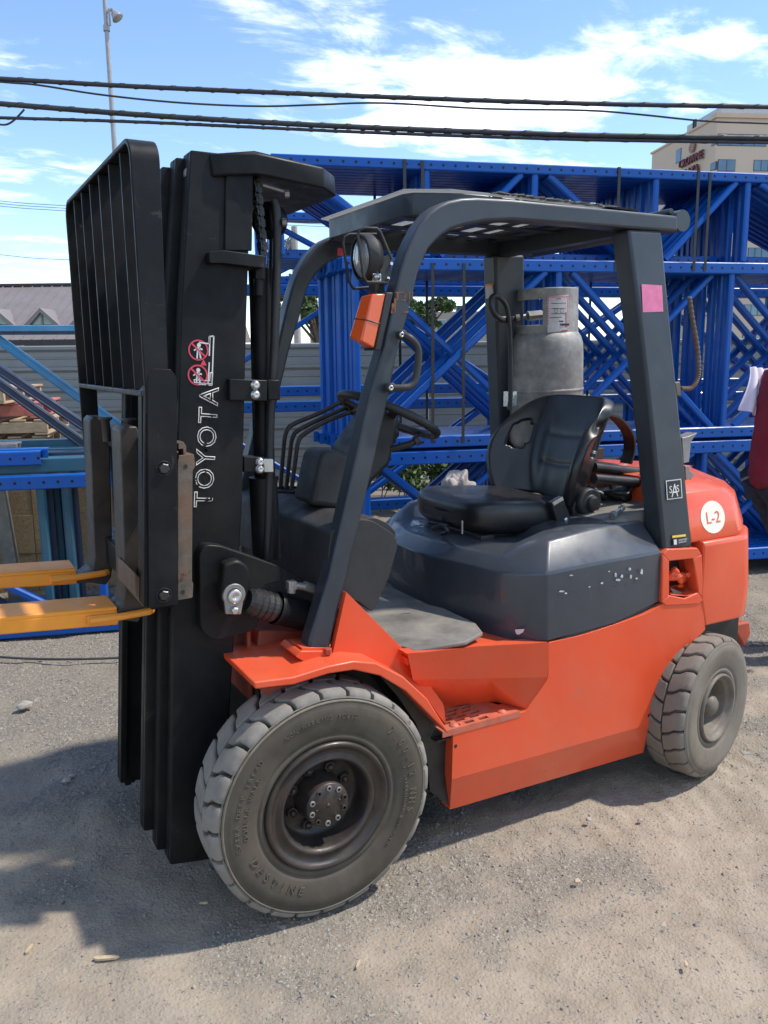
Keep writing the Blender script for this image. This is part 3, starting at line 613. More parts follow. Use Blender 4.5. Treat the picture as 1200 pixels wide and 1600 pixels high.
# grab handle
hp = [at(628,523,y=.118),at(640,528,y=.10),at(651,540,y=.10),at(654,556,y=.10),at(650,590,y=.10),at(642,603,y=.10),at(630,606,y=.102),at(611,606,y=.115)]
def smooth_path(P, k=4):
    o = []
    for i in range(len(P)-1):
        a = P[max(i-1,0)]; p = P[i]; c = P[i+1]; d = P[min(i+2,len(P)-1)]
        for j in range(k):
            t = j/k; o.append(.5*((2*p)+(c-a)*t+(2*a-5*p+4*c-d)*t*t+(3*p-a-3*c+d)*t**3))
    return o+[P[-1]]
gh = MB(); gh.tube(smooth_path(hp), .0105, 10); gh.lathe([(.012,.014),(-.008,.014),(-.010,.011),(-.010,0)], at(628,523,y=.118), (0,1,0), 12); gh.lathe([(.012,.014),(-.008,.014),(-.010,.011),(-.010,0)], at(611,606,y=.117), (0,1,0), 12)
gh = gh.build('grab_handle', PLASTIC, FL)
b = MB()
for q in ((628,523,.107),(611,606,.106)): b.lathe([(0,.008),(-.003,.007),(-.003,.003),(.0,.003)], at(q[0],q[1],y=q[2]), (0,1,0), 10)
b.build('handle_screw', STEEL, gh)
# turn signal
ts = [(586,458),(603,459),(590,540),(580,546),(566,540),(554,527),(566,478),(570,462)]
o_ = [at(x,y,y=.135) for x,y in ((571,464),(587,459),(604,460),(586,545),(569,541),(554,527))]
b = MB(); A = [at(586,459,y=.125),at(604,460,y=.125),at(584,545,y=.125),at(571,543,y=.125)]
face = [at(577,463,y=.122),at(603,459,y=.122),at(585,545,y=.122),at(561,531,y=.122)]
backs = [p+V(.0,.06,0) for p in face]
lens = MB(); fa = [at(582,459,y=.128),at(603,459,y=.128),at(585,544,y=.128),at(564,533,y=.128)]
fb = [at(571,462,y=.19),at(590,459,y=.19),at(573,541,y=.19),at(555,527,y=.19)]
fb = [V(p.x,.185,p.z) for p in fa]; fb = [p+V(.0,0,.0) for p in fb]
front = [fa[0]+V(-.012,.045,-.004), fa[3]+V(-.014,.045,.012)]
lens.add([fa[0],fa[1],fa[2],fa[3],front[0],front[1],fa[1]+V(0,.06,0),fa[2]+V(0,.06,0)], [[0,1,2,3],[0,3,5,4],[0,4,6,1],[3,2,7,5],[4,5,7,6],[1,6,7,2]])
ls = lens.build('turn_signal', AMBER, FL, bevel=.004, weld=True)
b = MB(); m0 = fa[0].lerp(fa[3],.55); m1 = fa[1].lerp(fa[2],.55); m2 = front[0].lerp(front[1],.55); b.tube([m2-V(.0005,.0005,0),m0-V(.0008,.0008,0),m1-V(0,.0008,0)], .0018, 6); b.build('lens_seam', DARKSTEEL, ls)
b = MB(); b.prism([fa[1]+V(0,-.003,.004),fa[1]+V(.022,-.003,.004),fa[2]+V(.018,-.003,-.006),fa[2]+V(0,-.003,-.006)], (0,.07,0)); b.build('signal_housing', PLASTIC, ls, bevel=.003)
# headlight with wire guard and bracket
hc = at(571,403,y=.225); ax = V(-1,.03,-.06).normalized(); HS = .79
b = MB(); b.lathe([(q*HS,w_*HS) for q, w_ in [(.052,.0),(.050,.035),(.040,.066),(.02,.077),(-.010,.080),(-.016,.078),(-.018,.071)]], hc, -ax, 36); 
hl = b.build('headlight', BLACK, FL)
b = MB(); b.lathe([(q*HS,w_*HS) for q, w_ in [(.0135,.072),(.020,.066),(.026,.045),(.029,.02),(.030,0)]], hc, ax, 36); 
GLS = mat('lamp_lens', (.30,.31,.32), .12, metal=.5, var=.5, vs=60, bump=1, bs=120, bd=.003, coat=1, obj=False, stretch=(1,1,.2)); b.build('lens', GLS, hl)
b = MB(); b.lathe([(q*HS,w_*HS) for q, w_ in [(-.02,.081),(.018,.082),(.022,.078),(.0225,.071)]], hc, ax, 36); b.build('lamp_rim', PLASTIC, hl)
g = MB()
yl = .165; yr = .30
wire = lambda L, r=.0045: g.tube(smooth_path(L, 3), r, 8)
g.tube([at(612,405,y=.15),at(594,362,y=.15),at(589,357,y=.15),at(570,356,y=.155),at(562,359,y=.16),at(559,368,y=.16),at(568,432,y=.155),at(573,441,y=.155),at(605,442,y=.15),at(607,436,y=.15)], .0042, 8); g.build('lamp_guard', PLASTIC, hl); g = MB()
g.tube([at(588,366,y=.30),at(546,366,y=.30),at(538,370,y=.30),at(536,380,y=.30),at(545,440,y=.29),at(552,451,y=.29),at(600,447,y=.29)], .0042, 8)
g.build('lamp_guard', PLASTIC, hl)
g = MB(); g.prism([at(594,402,y=.18),at(615,396,y=.18),at(606,444,y=.18),at(594,440,y=.18)], (0,.006,0)); g.box(hc+V(.02,-.02,-.11), hc+V(.05,.02,-.07)); g.build('lamp_bracket', PLASTIC, hl)
g = MB()
for q in ((611,412),(606,435)): g.lathe([(0,.005),(-.004,.005),(-.004,0)], at(q[0],q[1],y=.178), (0,1,0), 6, smooth=False)
g.lathe([(0,.010),(-.005,.010),(-.005,.005),(-.010,.005),(-.010,0)], at(589,433,y=.17), (0,1,0), 10); g.box(at(583,441,y=.175), at(594,428,y=.18))
g.build('lamp_bolt', STEEL, hl)
copy = [hl]
# bent wand on the rear pillar
b = MB(); wp = smooth_path([at(1064,607,y=.12),at(1080,606,y=.12),at(1089,594,y=.12),at(1092,575,y=.12),at(1089,540,y=.12),at(1082,500,y=.12),at(1077,464,y=.12)], 10)
b.tube(wp, [.0075+(.0016 if k % 2 else -.0006) for k in range(len(wp))], 8, smooth=False); b.build('ribbed_wand', RUSTY, gd)
b = MB(); b.prism(pts([(1055,598),(1063,596),(1065,620),(1058,618)], .115), (0,.04,0)); b.build('wand_bracket', RUSTY, gd, bevel=.003)
b = MB(); b.prism(pts([(1066,684),(1076,682),(1090,676),(1080,690),(1077,722),(1068,724)], .17), (0,.05,0)); b.prism(pts([(1071,728),(1078,728),(1079,752),(1072,752)], .2), (0,.05,0)); b.prism(pts([(1078,736),(1086,741),(1079,750)], .2), (0,.01,0)); b.build('latch_bracket', DULLSTEEL, gd, bevel=.002)
# --- dashboard, floor cowl, column, levers
b = MB(); prof = rounded([(507,925,2),(517,832,8),(556,812,10),(580,812,16),(617,836,10),(622,852,8),(605,910,20),(582,957,6),(560,940,2)], 6, 3)
b.prism(pts(prof, .15), (0,.85,0)); db = b.build('dashboard', PLASTIC, FL, bevel=.022, seg=4)
b = MB(); P = pts(rounded([(567,812,6),(585,808,10),(606,818,10),(619,832,6),(617,842,2),(600,838,2)], 6, 3), .30); b.prism(P, (0,.3,0)); b.build('dash_panel', PLASTIC, FL, bevel=.008)
b = MB(); P = pts([(482,792,0),(489,712),(492,703),(500,699),(545,708),(552,716),(545,786),(538,800)], .40)
b.prism([at(486,790,y=.37),at(502,716,y=.37),at(509,703,y=.37),at(530,705,y=.37),at(562,718,y=.37),at(554,798,y=.37)], (0,.15,0)); b.build('column_cover', PLASTIC, FL, bevel=.018, seg=3)
b = MB(); b.prism(pts([(548,700),(590,640),(628,640),(612,725),(585,752),(560,800),(545,790)], .5), (0,.15,0)); b.build('steering_column', BLACK, FL, bevel=.02, seg=3)
b = MB(); c0 = at(604,657,y=.575); ax = V(.43,0,.90).normalized()
b.lathe([(-.11,.03),(-.1,.05),(-.09,.045),(-.08,.055),(-.07,.05),(-.06,.06),(-.05,.054),(-.035,.06),(-.02,.055),(-.01,.04),(0,.0)], c0, ax, 20); b.build('column_boot', BLACK, FL)
sw = MB(); e1 = V(.90,0,-.43).normalized(); e2 = V(0,1,0); Rw = .178; cw_ = c0+ax*.02
ringp = [cw_+e1*math.cos(2*PI*k/48)*Rw+e2*math.sin(2*PI*k/48)*Rw for k in range(49)]
sw.tube(ringp, [.0145+(.0012 if k % 2 else 0) for k in range(49)], 10, cap=False)
wh = sw.build('steering_wheel', BLACK, FL)
sp = MB()
for a in (0.3, 2.4, 4.3): sp.bar(cw_-ax*.02, cw_+e1*math.cos(a)*Rw+e2*math.sin(a)*Rw, .03, .012, up=ax)
sp.lathe([(-.04,.045),(-.005,.05),(.006,.04),(.008,0)], cw_-ax*.01, ax, 20); sp.build('wheel_spokes', BLACK, wh)
b = MB(); b.tube([at(612,702,y=.44),at(640,694,y=.40),at(652,688,y=.39)], [.012,.012,.010], 8); b.tube([at(648,690,y=.385),at(655,686,y=.38)], .017, 12); b.build('shift_lever', BLACK, FL)
LEV = mat('lever_brown_steel', (.045,.036,.030), .45, metal=.3, var=.3, vs=20, bump=.1, dust=.3, dcol=(.09,.065,.05), obj=False)
for i, (dx, dy, Yl) in enumerate(((0,0,.82),(10,8,.78),(19,14,.74))):
    b = MB(); b.tube(smooth_path([at(438+dx*.9,764+dy*.3,y=Yl),at(443+dx,700+dy,y=Yl),at(447+dx,676+dy,y=Yl),at(458+dx,663+dy,y=Yl),at(500+dx*.6,645+dy*.9,y=Yl),at(532+dx*.9,628+dy*1.1,y=Yl)], 4), .0085, 8)
    b.lathe([(0,.012),(.02,.016),(.035,.013),(.04,0)], at(531+dx*.9,629+dy*1.1,y=Yl), (at(540+dx*.9,624+dy*1.1,y=Yl)-at(531+dx*.9,629+dy*1.1,y=Yl)), 10); b.build('hydraulic_lever', LEV, FL)
b = MB()
bc = at(450,790,y=.78)
for k in range(5): b.lathe([(0,.055-.003*k),(.006,.085-.004*k),(.013,.055-.003*k)], bc+V(0,0,.013*k), (0,0,1), 24)
b.build('lever_boot', BLACK, FL)
# --- seat
def sgrid(fn, nu, nv, name, m, parent, sub=1, thick=0, hole=None, closed=False):
    b = MB(); vs = [fn(i/nu, j/nv) for j in range(nv+1) for i in range(nu+1)]; fs = []
    for j in range(nv):
        for i in range(nu):
            if hole and hole((i+.5)/nu, (j+.5)/nv): continue
            a = j*(nu+1)+i; fs.append([a, a+1, a+nu+2, a+nu+1])
    b.add(vs, fs, True); o = b.build(name, m, parent, weld=True, smooth=True)
    if thick:
        s = o.modifiers.new('solid', 'SOLIDIFY'); s.thickness = thick; s.offset = -1
    if sub:
        q = o.modifiers.new('sub', 'SUBSURF'); q.levels = sub; q.render_levels = sub
    return o
def cushion(u, v):
    # u round the section, v front->back : super-ellipsoid
    a = (u-.5)*2*PI; bq = (v-.5)*PI
    def sp(c, e): return math.copysign(abs(c)**e, c)
    cx = sp(math.sin(bq), .42); k = sp(math.cos(bq), .42)
    y = sp(math.sin(a), .5)*k; z = sp(-math.cos(a), .62)*k
    x = cx
    X = .985+.245*x; Yv = .575+.245*y*(1-.05*(x > 0)); Zv = 1.0+.073*z-.02*x + (.014*abs(y)**3 if z > 0 else 0) - (.012 if z > 0 else 0)*(1-y*y)*.9
    return V(X, Yv, Zv)
seat = sgrid(cushion, 28, 20, 'seat', VINYL, FL, sub=1)
b = MB(); b.box((.79,.40,.90),(1.17,.75,.955)); b.box((.77,.36,.935),(.83,.39,.955)); b.build('seat_rail', DARKSTEEL, seat, bevel=.004)
b = MB(); b.tube([at(722,814,y=.33),at(722,834,y=.33)], .0035, 6); b.build('slide_lever', DULLSTEEL, seat)
def back(u, v):
    s = (u-.5)*2; t = v; a = abs(s); sg = 1 if s > 0 else -1
    half = .215+.060*(1-(1-min(1, t/.55))**2)
    ya = a if a < .55 else .55+.80*(a-.55)
    y = .575+sg*ya*half
    q = max(0, (a-.42)/.58)
    wrap = -.185*q**1.7*(.60+.40*math.sin(PI*min(1, t*.80+.12)))
    roll = -.012*math.exp(-((a-.46)/.08)**2)*math.sin(PI*t)
    crease = .005*math.exp(-((t-.34)/.016)**2)+.005*math.exp(-((t-.62)/.016)**2) if a < .36 else 0
    x = 1.27+.105*t+.015*t*t+wrap+roll+crease-.012*math.sin(PI*t)*(1-a*a)
    z = 1.005+.415*t-.085*a**5*t**3+.03*a*(1-t)
    return V(x, y, z)
def hole(u, v):
    s = abs((u-.5)*2); return ((s-.76)/.11)**2+((v-.60)/.15)**2 < 1
bk = sgrid(back, 40, 36, 'seat_back', VINYL, FL, sub=2, thick=-.042, hole=hole)
b = MB(); ch_ = at(920,785,y=.325)
b.lathe([(.05,.05),(.0,.056),(-.012,.050),(-.014,.028),(-.03,.026),(-.034,.02),(-.034,0)], ch_, (0,1,0), 28); b.prism(pts([(895,795),(905,770),(930,768),(935,800),(925,822),(900,828)], .335), (0,.04,0)); b.build('recliner_hinge', BLACK, seat, bevel=.004)
b = MB(); b.prism(pts([(862,786),(880,777),(893,812),(886,820),(872,822)], .315), (0,.03,0)); bb = b.build('belt_buckle', BLACK, seat, bevel=.004)
b = MB(); b.prism(pts([(863,785),(879,776),(881,781),(866,790)], .312), (0,.02,0)); b.build('buckle_button', STEEL, seat); b = MB(); b.lathe([(0,.009),(-.006,.008),(-.006,0)], at(884,812,y=.313), (0,1,0), 12); b.build('buckle_bolt', STEEL, seat)
b = MB(); b.lathe([(0,.05),(-.02,.055),(-.05,.05),(-.055,0)], at(782,755,y=.84), (0,1,0), 18); b.tube(smooth_path([at(735,772,y=.86),at(755,765,y=.84),at(775,760,y=.84),at(780,765,y=.8)],4), .012, 8); b.build('seat_belt_reel', BLACK, seat)
b = MB(); b.tube(smooth_path([at(676,826,y=.5),at(690,822,y=.47),at(700,830,y=.45),at(690,834,y=.5)],4), .008, 6); b.tube(smooth_path([at(668,815,y=.6),at(685,818,y=.58),at(700,822,y=.52)],4), .007, 6); b.build('seat_cable', BLACK, seat)
# --- LPG bracket on the rear deck
b = MB()
hoop = smooth_path([at(936,646,y=.42),at(960,652,y=.44),at(980,675,y=.46),at(984,700,y=.47),at(978,724,y=.48)], 6)
for i in range(len(hoop)-1): 
    b.bar(hoop[i], hoop[i+1], .012, .055, up=(0,1,.0)) if False else b.obox((hoop[i]+hoop[i+1])/2, ((hoop[i+1]-hoop[i]), V(0,1,0), (hoop[i+1]-hoop[i]).cross(V(0,1,0))), ((hoop[i+1]-hoop[i]).length*.55, .03, .004))
b.build('tank_hoop', BLACK, FL)
b = MB(); b.tube([at(928,730,y=.42),at(1012,739,y=.42)], .019, 12); b.tube([at(928,748,y=.33),at(1012,755,y=.33)], .019, 12); b.bar(at(1008,735,y=.33), at(1010,760,y=.33), .03, .03, up=(0,1,0)); b.build('tank_bracket', DARKSTEEL, FL)
b = MB(); b.box((1.34,.76,1.12),(1.72,1.08,1.17)); b.box((1.4,.6,1.05),(1.65,1.0,1.12)); b.build('tank_tray', DARKSTEEL, FL, bevel=.005)
# --- mast
def mastrail(Yf, dy, dx, ztrim, name, par, wid=1.0, dzt=0):
    L_ = [at(298,234,y=.27),at(283,480,y=.27),at(274,800,y=.27),at(266,1352,y=.27)]; R_ = [at(394,245,y=.27),at(386,480,y=.27),at(378,800,y=.27),at(345,1341,y=.27)]
    L_ = [V(p.x+dx, Yf, p.z) for p in L_]; R_ = [V(p.x+dx, Yf, p.z) for p in R_]
    L_[0].z -= dzt; R_[0].z -= dzt; L_[3].z += ztrim; R_[3].z += ztrim
    b = MB(); fl = .022
    # channel: web + two flanges
    b.prism(L_+R_[::-1], (0, fl*(1 if dy > 0 else -1), 0))
    g = MB()
    sg_ = 1 if dy > 0 else -1; o_f = V(0,sg_*(fl+.0005),0); dd_ = (0, dy-sg_*(fl+.0005), 0)
    Li = [p+V(.022,0,0) for p in L_]; b.prism([q+o_f for q in [L_[0],Li[0],Li[1],Li[2],Li[3],L_[3],L_[2],L_[1]]], dd_)
    Ri = [p-V(.022,0,0) for p in R_]; b.prism([q+o_f for q in [Ri[0],R_[0],R_[1],R_[2],R_[3],Ri[3],Ri[2],Ri[1]]], dd_)
    return b.build(name, MAST, par, bevel=.004)
ms = thing('x', '', '') if False else None
MT = mastrail(.27, .07, 0, 0, 'mast', FL)
mastrail(1.15-.27, -.07, 0, 0, 'outer_rail', MT)
mastrail(.33, .06, -.022, .02, 'middle_rail', MT, dzt=.008); mastrail(1.15-.33, -.06, -.022, .02, 'middle_rail', MT, dzt=.008)
mastrail(.385, .055, -.045, .06, 'inner_rail', MT, dzt=.022); mastrail(1.15-.385, -.055, -.045, .06, 'inner_rail', MT, dzt=.022)
# crown tie and other ties
cr = [at(328,240,y=.262),at(345,238,y=.25),at(398,238,y=.243),at(412,240,y=.238),at(505,261,y=.245),at(523,275,y=.33)]
b = MB(); b.prism(cr+[mir(p) for p in cr[::-1]], (.004,0,-.056)); b.build('mast_crown', MAST, MT, bevel=.006, seg=2)
b = MB(); b.bar
b.prism([at(262,303,y=.45)+V(0,0,0),at(262,303,y=.45)+V(.06,0,0),at(262,303,y=.45)+V(.06,0,-.2),at(262,303,y=.45)+V(0,0,-.2)], (0,.3,0))
b.build('mast_tie', MAST, MT, bevel=.006)
for z in (1.62, 1.1): b = MB(); b.box((-.24-.09*(2.0-z)+.0,.46,z),(-.19-.09*(2.0-z),.69,z+.12)); b.build('mast_tie', MAST, MT, bevel=.006)
b = MB(); b.prism(pts([(353,268),(396,270),(394,392),(351,392)], .2625), (0,.0072,0)); b.build('wear_plate', MAST, MT, bevel=.003)
for q in ((287,276,.36),(296,272,.31)):
    b = MB(); b.lathe([(-.012,0),(-.012,.022),(.012,.022),(.012,0)], at(q[0],q[1],y=q[2])+V(.008,0,0), (0,1,0), 18); b.build('mast_roller', DULLSTEEL, MT)
b = MB(); b.prism(pts(rounded([(327,393),(350,391),(415,400),(416,419),(349,411),(328,411)], 3), .235), (0,.10,0)); b.build('mast_step', MAST, MT, bevel=.004)
b = MB(); b.tube([at(405,420,y=.36),at(407,470,y=.36),at(412,700,y=.36),at(418,872,y=.36)], .031, 16); b.tube([mir(at(405,420,y=.36)),mir(at(418,872,y=.36))], .031, 16); b.tube([at(404,418,y=.30),at(404,436,y=.30)], .018, 6, smooth=False); b.tube([at(404,436,y=.30),at(404,462,y=.30)], .013, 10); b.build('lift_cylinder', MAST, MT)
b = MB(); b.tube([at(411,745,y=.345),at(417,872,y=.345)], .042, 18); b.lathe([(0,.044),(.008,.044)], at(412,750,y=.345), (0,0,1), 18); b.build('cylinder_barrel', MAST, MT)
b = MB(); hs = [at(428,312,y=.31),at(432,330,y=.31),at(433,400,y=.31),at(428,560,y=.31),at(423,640,y=.31),at(418,830,y=.31),at(415,885,y=.32)]
b.tube(smooth_path(hs,4), .0125, 10); b.tube(smooth_path([p+V(.004,.045,0) for p in hs],4), .0105, 10); b.build('hydraulic_hose', BLACK, MT)
b = MB()
for (dx, dy_) in ((0,0),(0.0,.0)):
    pass
ctop = at(400,282,y=.30); cbot = at(411,398,y=.30)
nl = 13
for k in range(nl):
    c = ctop.lerp(cbot, (k+.5)/nl); L2 = (cbot-ctop).length/nl
    for dyk in ((-.008,.008) if k % 2 else (-.0035,.0035)):
        b.obox(c+V(0,dyk*1.6,0), ((cbot-ctop), V(0,1,0), V(1,0,0)), (L2*.68, .0025, .0095))
    b.tube([c+V(0,-.018,L2*.5),c+V(0,.018,L2*.5)], .0055, 8)
ch2 = b.build('lift_chain', BLACK, MT)
b = MB(); b.lathe([(-.018,.028),(-.018,.046),(-.012,.050),(-.006,.043),(.006,.043),(.012,.050),(.018,.046),(.018,.028),(.018,0)], at(421,345,y=.36), (.8,1,0), 28); b.build('chain_sheave', MAST, MT)
b = MB(); b.tube([at(410,289,y=.28),at(446,300,y=.28)], .005, 6); b.lathe([(0,.011),(.012,.011),(.012,0)], at(445,303,y=.28), (1,-.3,0), 6, smooth=False); b.build('sheave_bolt', DULLSTEEL, MT); b = MB(); b.lathe([(0,.011),(.012,.011),(.012,0)], at(441,347,y=.30), (1,-.3,0), 6, smooth=False); b.build('sheave_bolt', DULLSTEEL, MT)
# clamps with bolts
def clamp(x0,y0,x1,y1,Yc,bolts,name):
    b = MB(); b.prism(pts([(x0,y0),(x1,y0+2),(x1,y1+1),(x0,y1)], Yc), (0,.05,0)); o = b.build(name, MAST, MT, bevel=.003)
    return o
clamp(359,592,418,626,.245,0,'cylinder_clamp'); clamp(381,713,420,738,.275,0,'cylinder_clamp')
b = MB(); b.box(at(418,594,y=.26), at(430,624,y=.3)); b.build('clamp_block', MAST, MT, bevel=.003)
for q in ((399,602,.243),(399,617,.243),(406,722,.273),(406,733,.273)):
    b = MB(); b.lathe([(.002,.0135),(-.002,.0135),(-.003,.010),(-.010,.010),(-.010,.005),(-.0085,0)], at(q[0],q[1],y=q[2]), (0,1,0), 12); b.build('clamp_bolt', STEEL, MT)
b = MB(); b.prism(pts([(412,717),(427,717),(428,738),(413,738)], .262), (0,.05,0)); b.build('clamp_clip', STEEL, MT, bevel=.002)
# lettering up the rail, outlined, and the pictogram sticker
mx_ = (at(318,560,y=.2685)-at(306,790,y=.2685)).normalized()
def up_text(s, p, size, **k): return text_mesh(s, size, 'rail_lettering', WHITE, MT, at(p[0],p[1],y=.2688), mx_, (0,-1,0), **k)
up_text('TOYOTA', (331,793), .074, outline=.0015, xs=.97, spacing=1.18)
up_text('L', (331,603), .072, outline=.0016, xs=1.0)
b = MB()
def line2(p, q, wd=.0035, Yt=.2686): b.obox((at(*p,y=Yt)+at(*q,y=Yt))/2, (at(*q,y=Yt)-at(*p,y=Yt), V(0,1,0), (at(*q,y=Yt)-at(*p,y=Yt)).cross(V(0,1,0))), ((at(*q,y=Yt)-at(*p,y=Yt)).length/2, .0004, wd/2))
for s_ in (((334,525),(331,602)),((328,526),(327,556)),((327,566),(325,601)),((334,525),(327,526)),((326,537),(311,535)),((327,537),(327,526)),((325,601),(331,602)),((322,601),(310,600))): line2(*s_)
b.build('rail_lettering', WHITE, MT)
b = MB(); rc_ = random.Random(12)
for k in range(34):
    x_ = rc_.choice((303.5,312,322,330.5))+rc_.uniform(-2,2); y_ = rc_.uniform(612,790) if k < 14 else rc_.uniform(690,790); c_ = at(x_,y_,y=.2664); a_ = rc_.uniform(0,3); l_ = rc_.uniform(.003,.009)
    q_ = [c_+V(math.cos(a_+j*1.26)*l_*rc_.uniform(.5,1),0,math.sin(a_+j*1.26)*l_*rc_.uniform(.4,1)) for j in range(5)]; b.add(q_, [[4,3,2,1,0]])
b.build('flaked_paint', MAST, MT, kind='stuff')
def picto(cx, cy, nm):
    c = at(cx,cy,y=.2684); b = MB(); 
    for k in range(28):
        a0 = 2*PI*k/28; a1 = 2*PI*(k+1)/28; r0, r1 = .0235, .0275
        q = [c+V(math.cos(a)*r,0,math.sin(a)*r) for a, r in ((a0,r0),(a1,r0),(a1,r1),(a0,r1))]; b.add(q, [[3,2,1,0]])
    b.obox(c+V(0,-.0012,0), (V(.7,0,-.7),V(0,1,0),V(.7,0,.7)), (.025,.0003,.0022)); b.build('prohibition_ring', SIGNRED, MT)
    g = MB(); f = c+V(0,-.0004,0); g.disc(f+V(0.002,0,.013), (0,-1,0), .0055, 14)
    for (a, d, wd) in (((0,.008),(0,-.006),.0095),((-.002,.006),(-.012,-.001),.004),((.002,.006),(.011,.001),.004),((-.003,-.006),(-.005,-.022),.0042),((.003,-.006),(.005,-.022),.0042)):
        A = f+V(a[0],0,a[1]); B = f+V(d[0],0,d[1]); g.obox((A+B)/2, (B-A, V(0,1,0), (B-A).cross(V(0,1,0))), ((B-A).length/2,.0003,wd/2))
    g.build('figure_symbol', WHITE, MT)
picto(310,547,'a'); picto(309,586,'b')
b = MB(); t3 = [at(318,561,y=.2684),at(323,571,y=.2684),at(313,571,y=.2684)]; b.add(t3, [[0,2,1]]); b.build('warning_triangle', SIGNRED, MT)
# tilt cylinder and its bracket
b = MB(); b.prism(pts(rounded([(311,866,8),(322,851,6),(345,853,6),(437,885,6),(440,908,6),(412,915,6),(402,985,14),(372,992,14),(335,1002,8),(314,985,12)], 6, 3), .225), (0,.05,0)); b.build('tilt_bracket', MAST, MT, bevel=.008)
tc = V(0,0,0); p0 = at(366,932,y=.20); p1 = at(405,940,y=.2); p2 = at(560,985,y=.24)
ta = (at(470,958,y=.215)-at(390,937,y=.20)).normalized()
b = MB(); b.prism(pts(rounded([(350,882,6),(372,874,8),(391,886,10),(393,910,8),(382,950,10),(372,966,8),(352,962,8),(346,925,8)], 6, 3), .165), (0,.045,0)); b.build('clevis', MAST, MT, bevel=.008)
b = MB(); b.lathe([(.012,.032),(-.002,.032),(-.002,.020)], at(366,930,y=.162), (0,1,0), 28); b.prism([at(350,932,y=.1605),at(381,935,y=.1605),at(377,960,y=.1605),at(353,960,y=.1605)], (0,.008,0)); wk = b.build('pin_keeper', DULLSTEEL, MT, bevel=.002)
b = MB(); b.lathe([(.0,.0195),(-.010,.0195),(-.012,.017),(-.012,.006),(-.006,.005),(-.006,0)], at(366,931,y=.162), (0,1,0), 24); b.lathe([(0,.011),(-.012,.010),(-.014,.007),(-.014,0)], at(366,953,y=.159), (0,1,0), 6, smooth=False); b.build('pivot_pin', STEEL, MT)
b = MB(); a0 = at(385,938,y=.215); 
rs = [.030,.038,.036,.042,.037,.043,.038,.043,.039,.044,.040]
for i in range(len(rs)): pass
b.tube([a0+ta*(.0095*i) for i in range(len(rs))], rs, 20, True, False); b.build('cylinder_boot', DARKSTEEL, MT)
b = MB(); a1 = a0+ta*.10; b.lathe([(-.004,.048),(.006,.0505),(.010,.046),(.3,.046)], a1, ta, 24); b.build('tilt_cylinder', MAST, MT)
b = MB(); fq = at(458,918,y=.2); b.cyl(at(455,926,y=.2), at(457,912,y=.2), .013, 8); b.cyl(at(456,914,y=.2), at(478,917,y=.2), .011, 8); b.cyl(at(475,915,y=.2), at(492,921,y=.21), .014, 8); b.obox(at(455,914,y=.2), (V(1,0,0),V(0,1,0),V(0,0,1)), (.012,.012,.012)); b.build('hose_fitting', DULLSTEEL, MT)
# --- carriage
b = MB(); zu = at(200,700,y=.4).z; 
xsb = at(210,700,y=.33).x
b.box((xsb-.0,.17,1.31),(xsb+.06,.98,1.37)); b.box((xsb-.02,.17,.93),(xsb+.04,.98,1.02)); b.box((xsb+.03,.3,.95),(xsb+.06,.42,1.35)); b.box((xsb+.03,.73,.95),(xsb+.06,.85,1.35)); b.box((xsb+.04,.2,1.27),(xsb+.075,.95,1.31))
CG = b.build('carriage', MAST, FL, bevel=.006)
for q in ((163,658,.62),(200,660,.50)):
    b = MB(); c = at(q[0]+2,q[1],y=q[2]); b.lathe([(-.06,.012),(0,.012),(.006,.020),(.012,.020),(.012,0)], c, (0,0,1), 14); b.build('lock_pin', DARKSTEEL, CG)
b = MB(); b.prism(pts(rounded([(231,590,4),(238,576,4),(267,577,3),(276,590,3),(278,944,2),(233,951,2)], 3), .098), (0,.022,0)); b.build('side_plate', MAST, CG, bevel=.003)
b = MB(); b.prism(pts([(226,612),(237,600),(239,948),(225,948)], .108), (0,.07,0)); b.build('side_flange', MAST, CG, bevel=.003)
for q in ((256,732),(256,930)):
    b = MB(); b.lathe([(0,.019),(-.001,.019),(-.001,.0175),(.003,.0165),(.003,0)], at(q[0],q[1],y=.097), (0,1,0), 22); b.build('bolt_recess', BLACK, CG)
    b = MB(); b.lathe([(.001,.0135),(-.006,.0135),(-.008,.011),(-.008,0)], at(q[0]+.5,q[1],y=.096), (0,1,0), 6, smooth=False); b.build('plate_bolt', DARKSTEEL, CG)
b = MB(); b.prism(pts(rounded([(278,719,2),(280,712,2),(303,709,3),(305,730,2),(301,735,2),(300,908,2),(302,912,2),(301,934,2),(278,938,2)], 2), .13), (0,.10,0)); b.prism(pts([(279,693),(286,690),(291,697),(291,712),(287,712),(286,701),(279,702)], .135), (0,.05,0)); b.build('side_shift_frame', RUSTY, CG, bevel=.003)
b = MB()
for q in ((290,729),(286,925)): b.disc(at(q[0],q[1],y=.129), (0,-1,0), .0055, 14)
b.build('frame_hole', BLACK, CG)
b = MB(); b.prism(pts([(209,893),(222,905),(226,950),(210,930)], .16), (0,.2,0)); b.build('lower_hook', RUSTY, CG, bevel=.004)
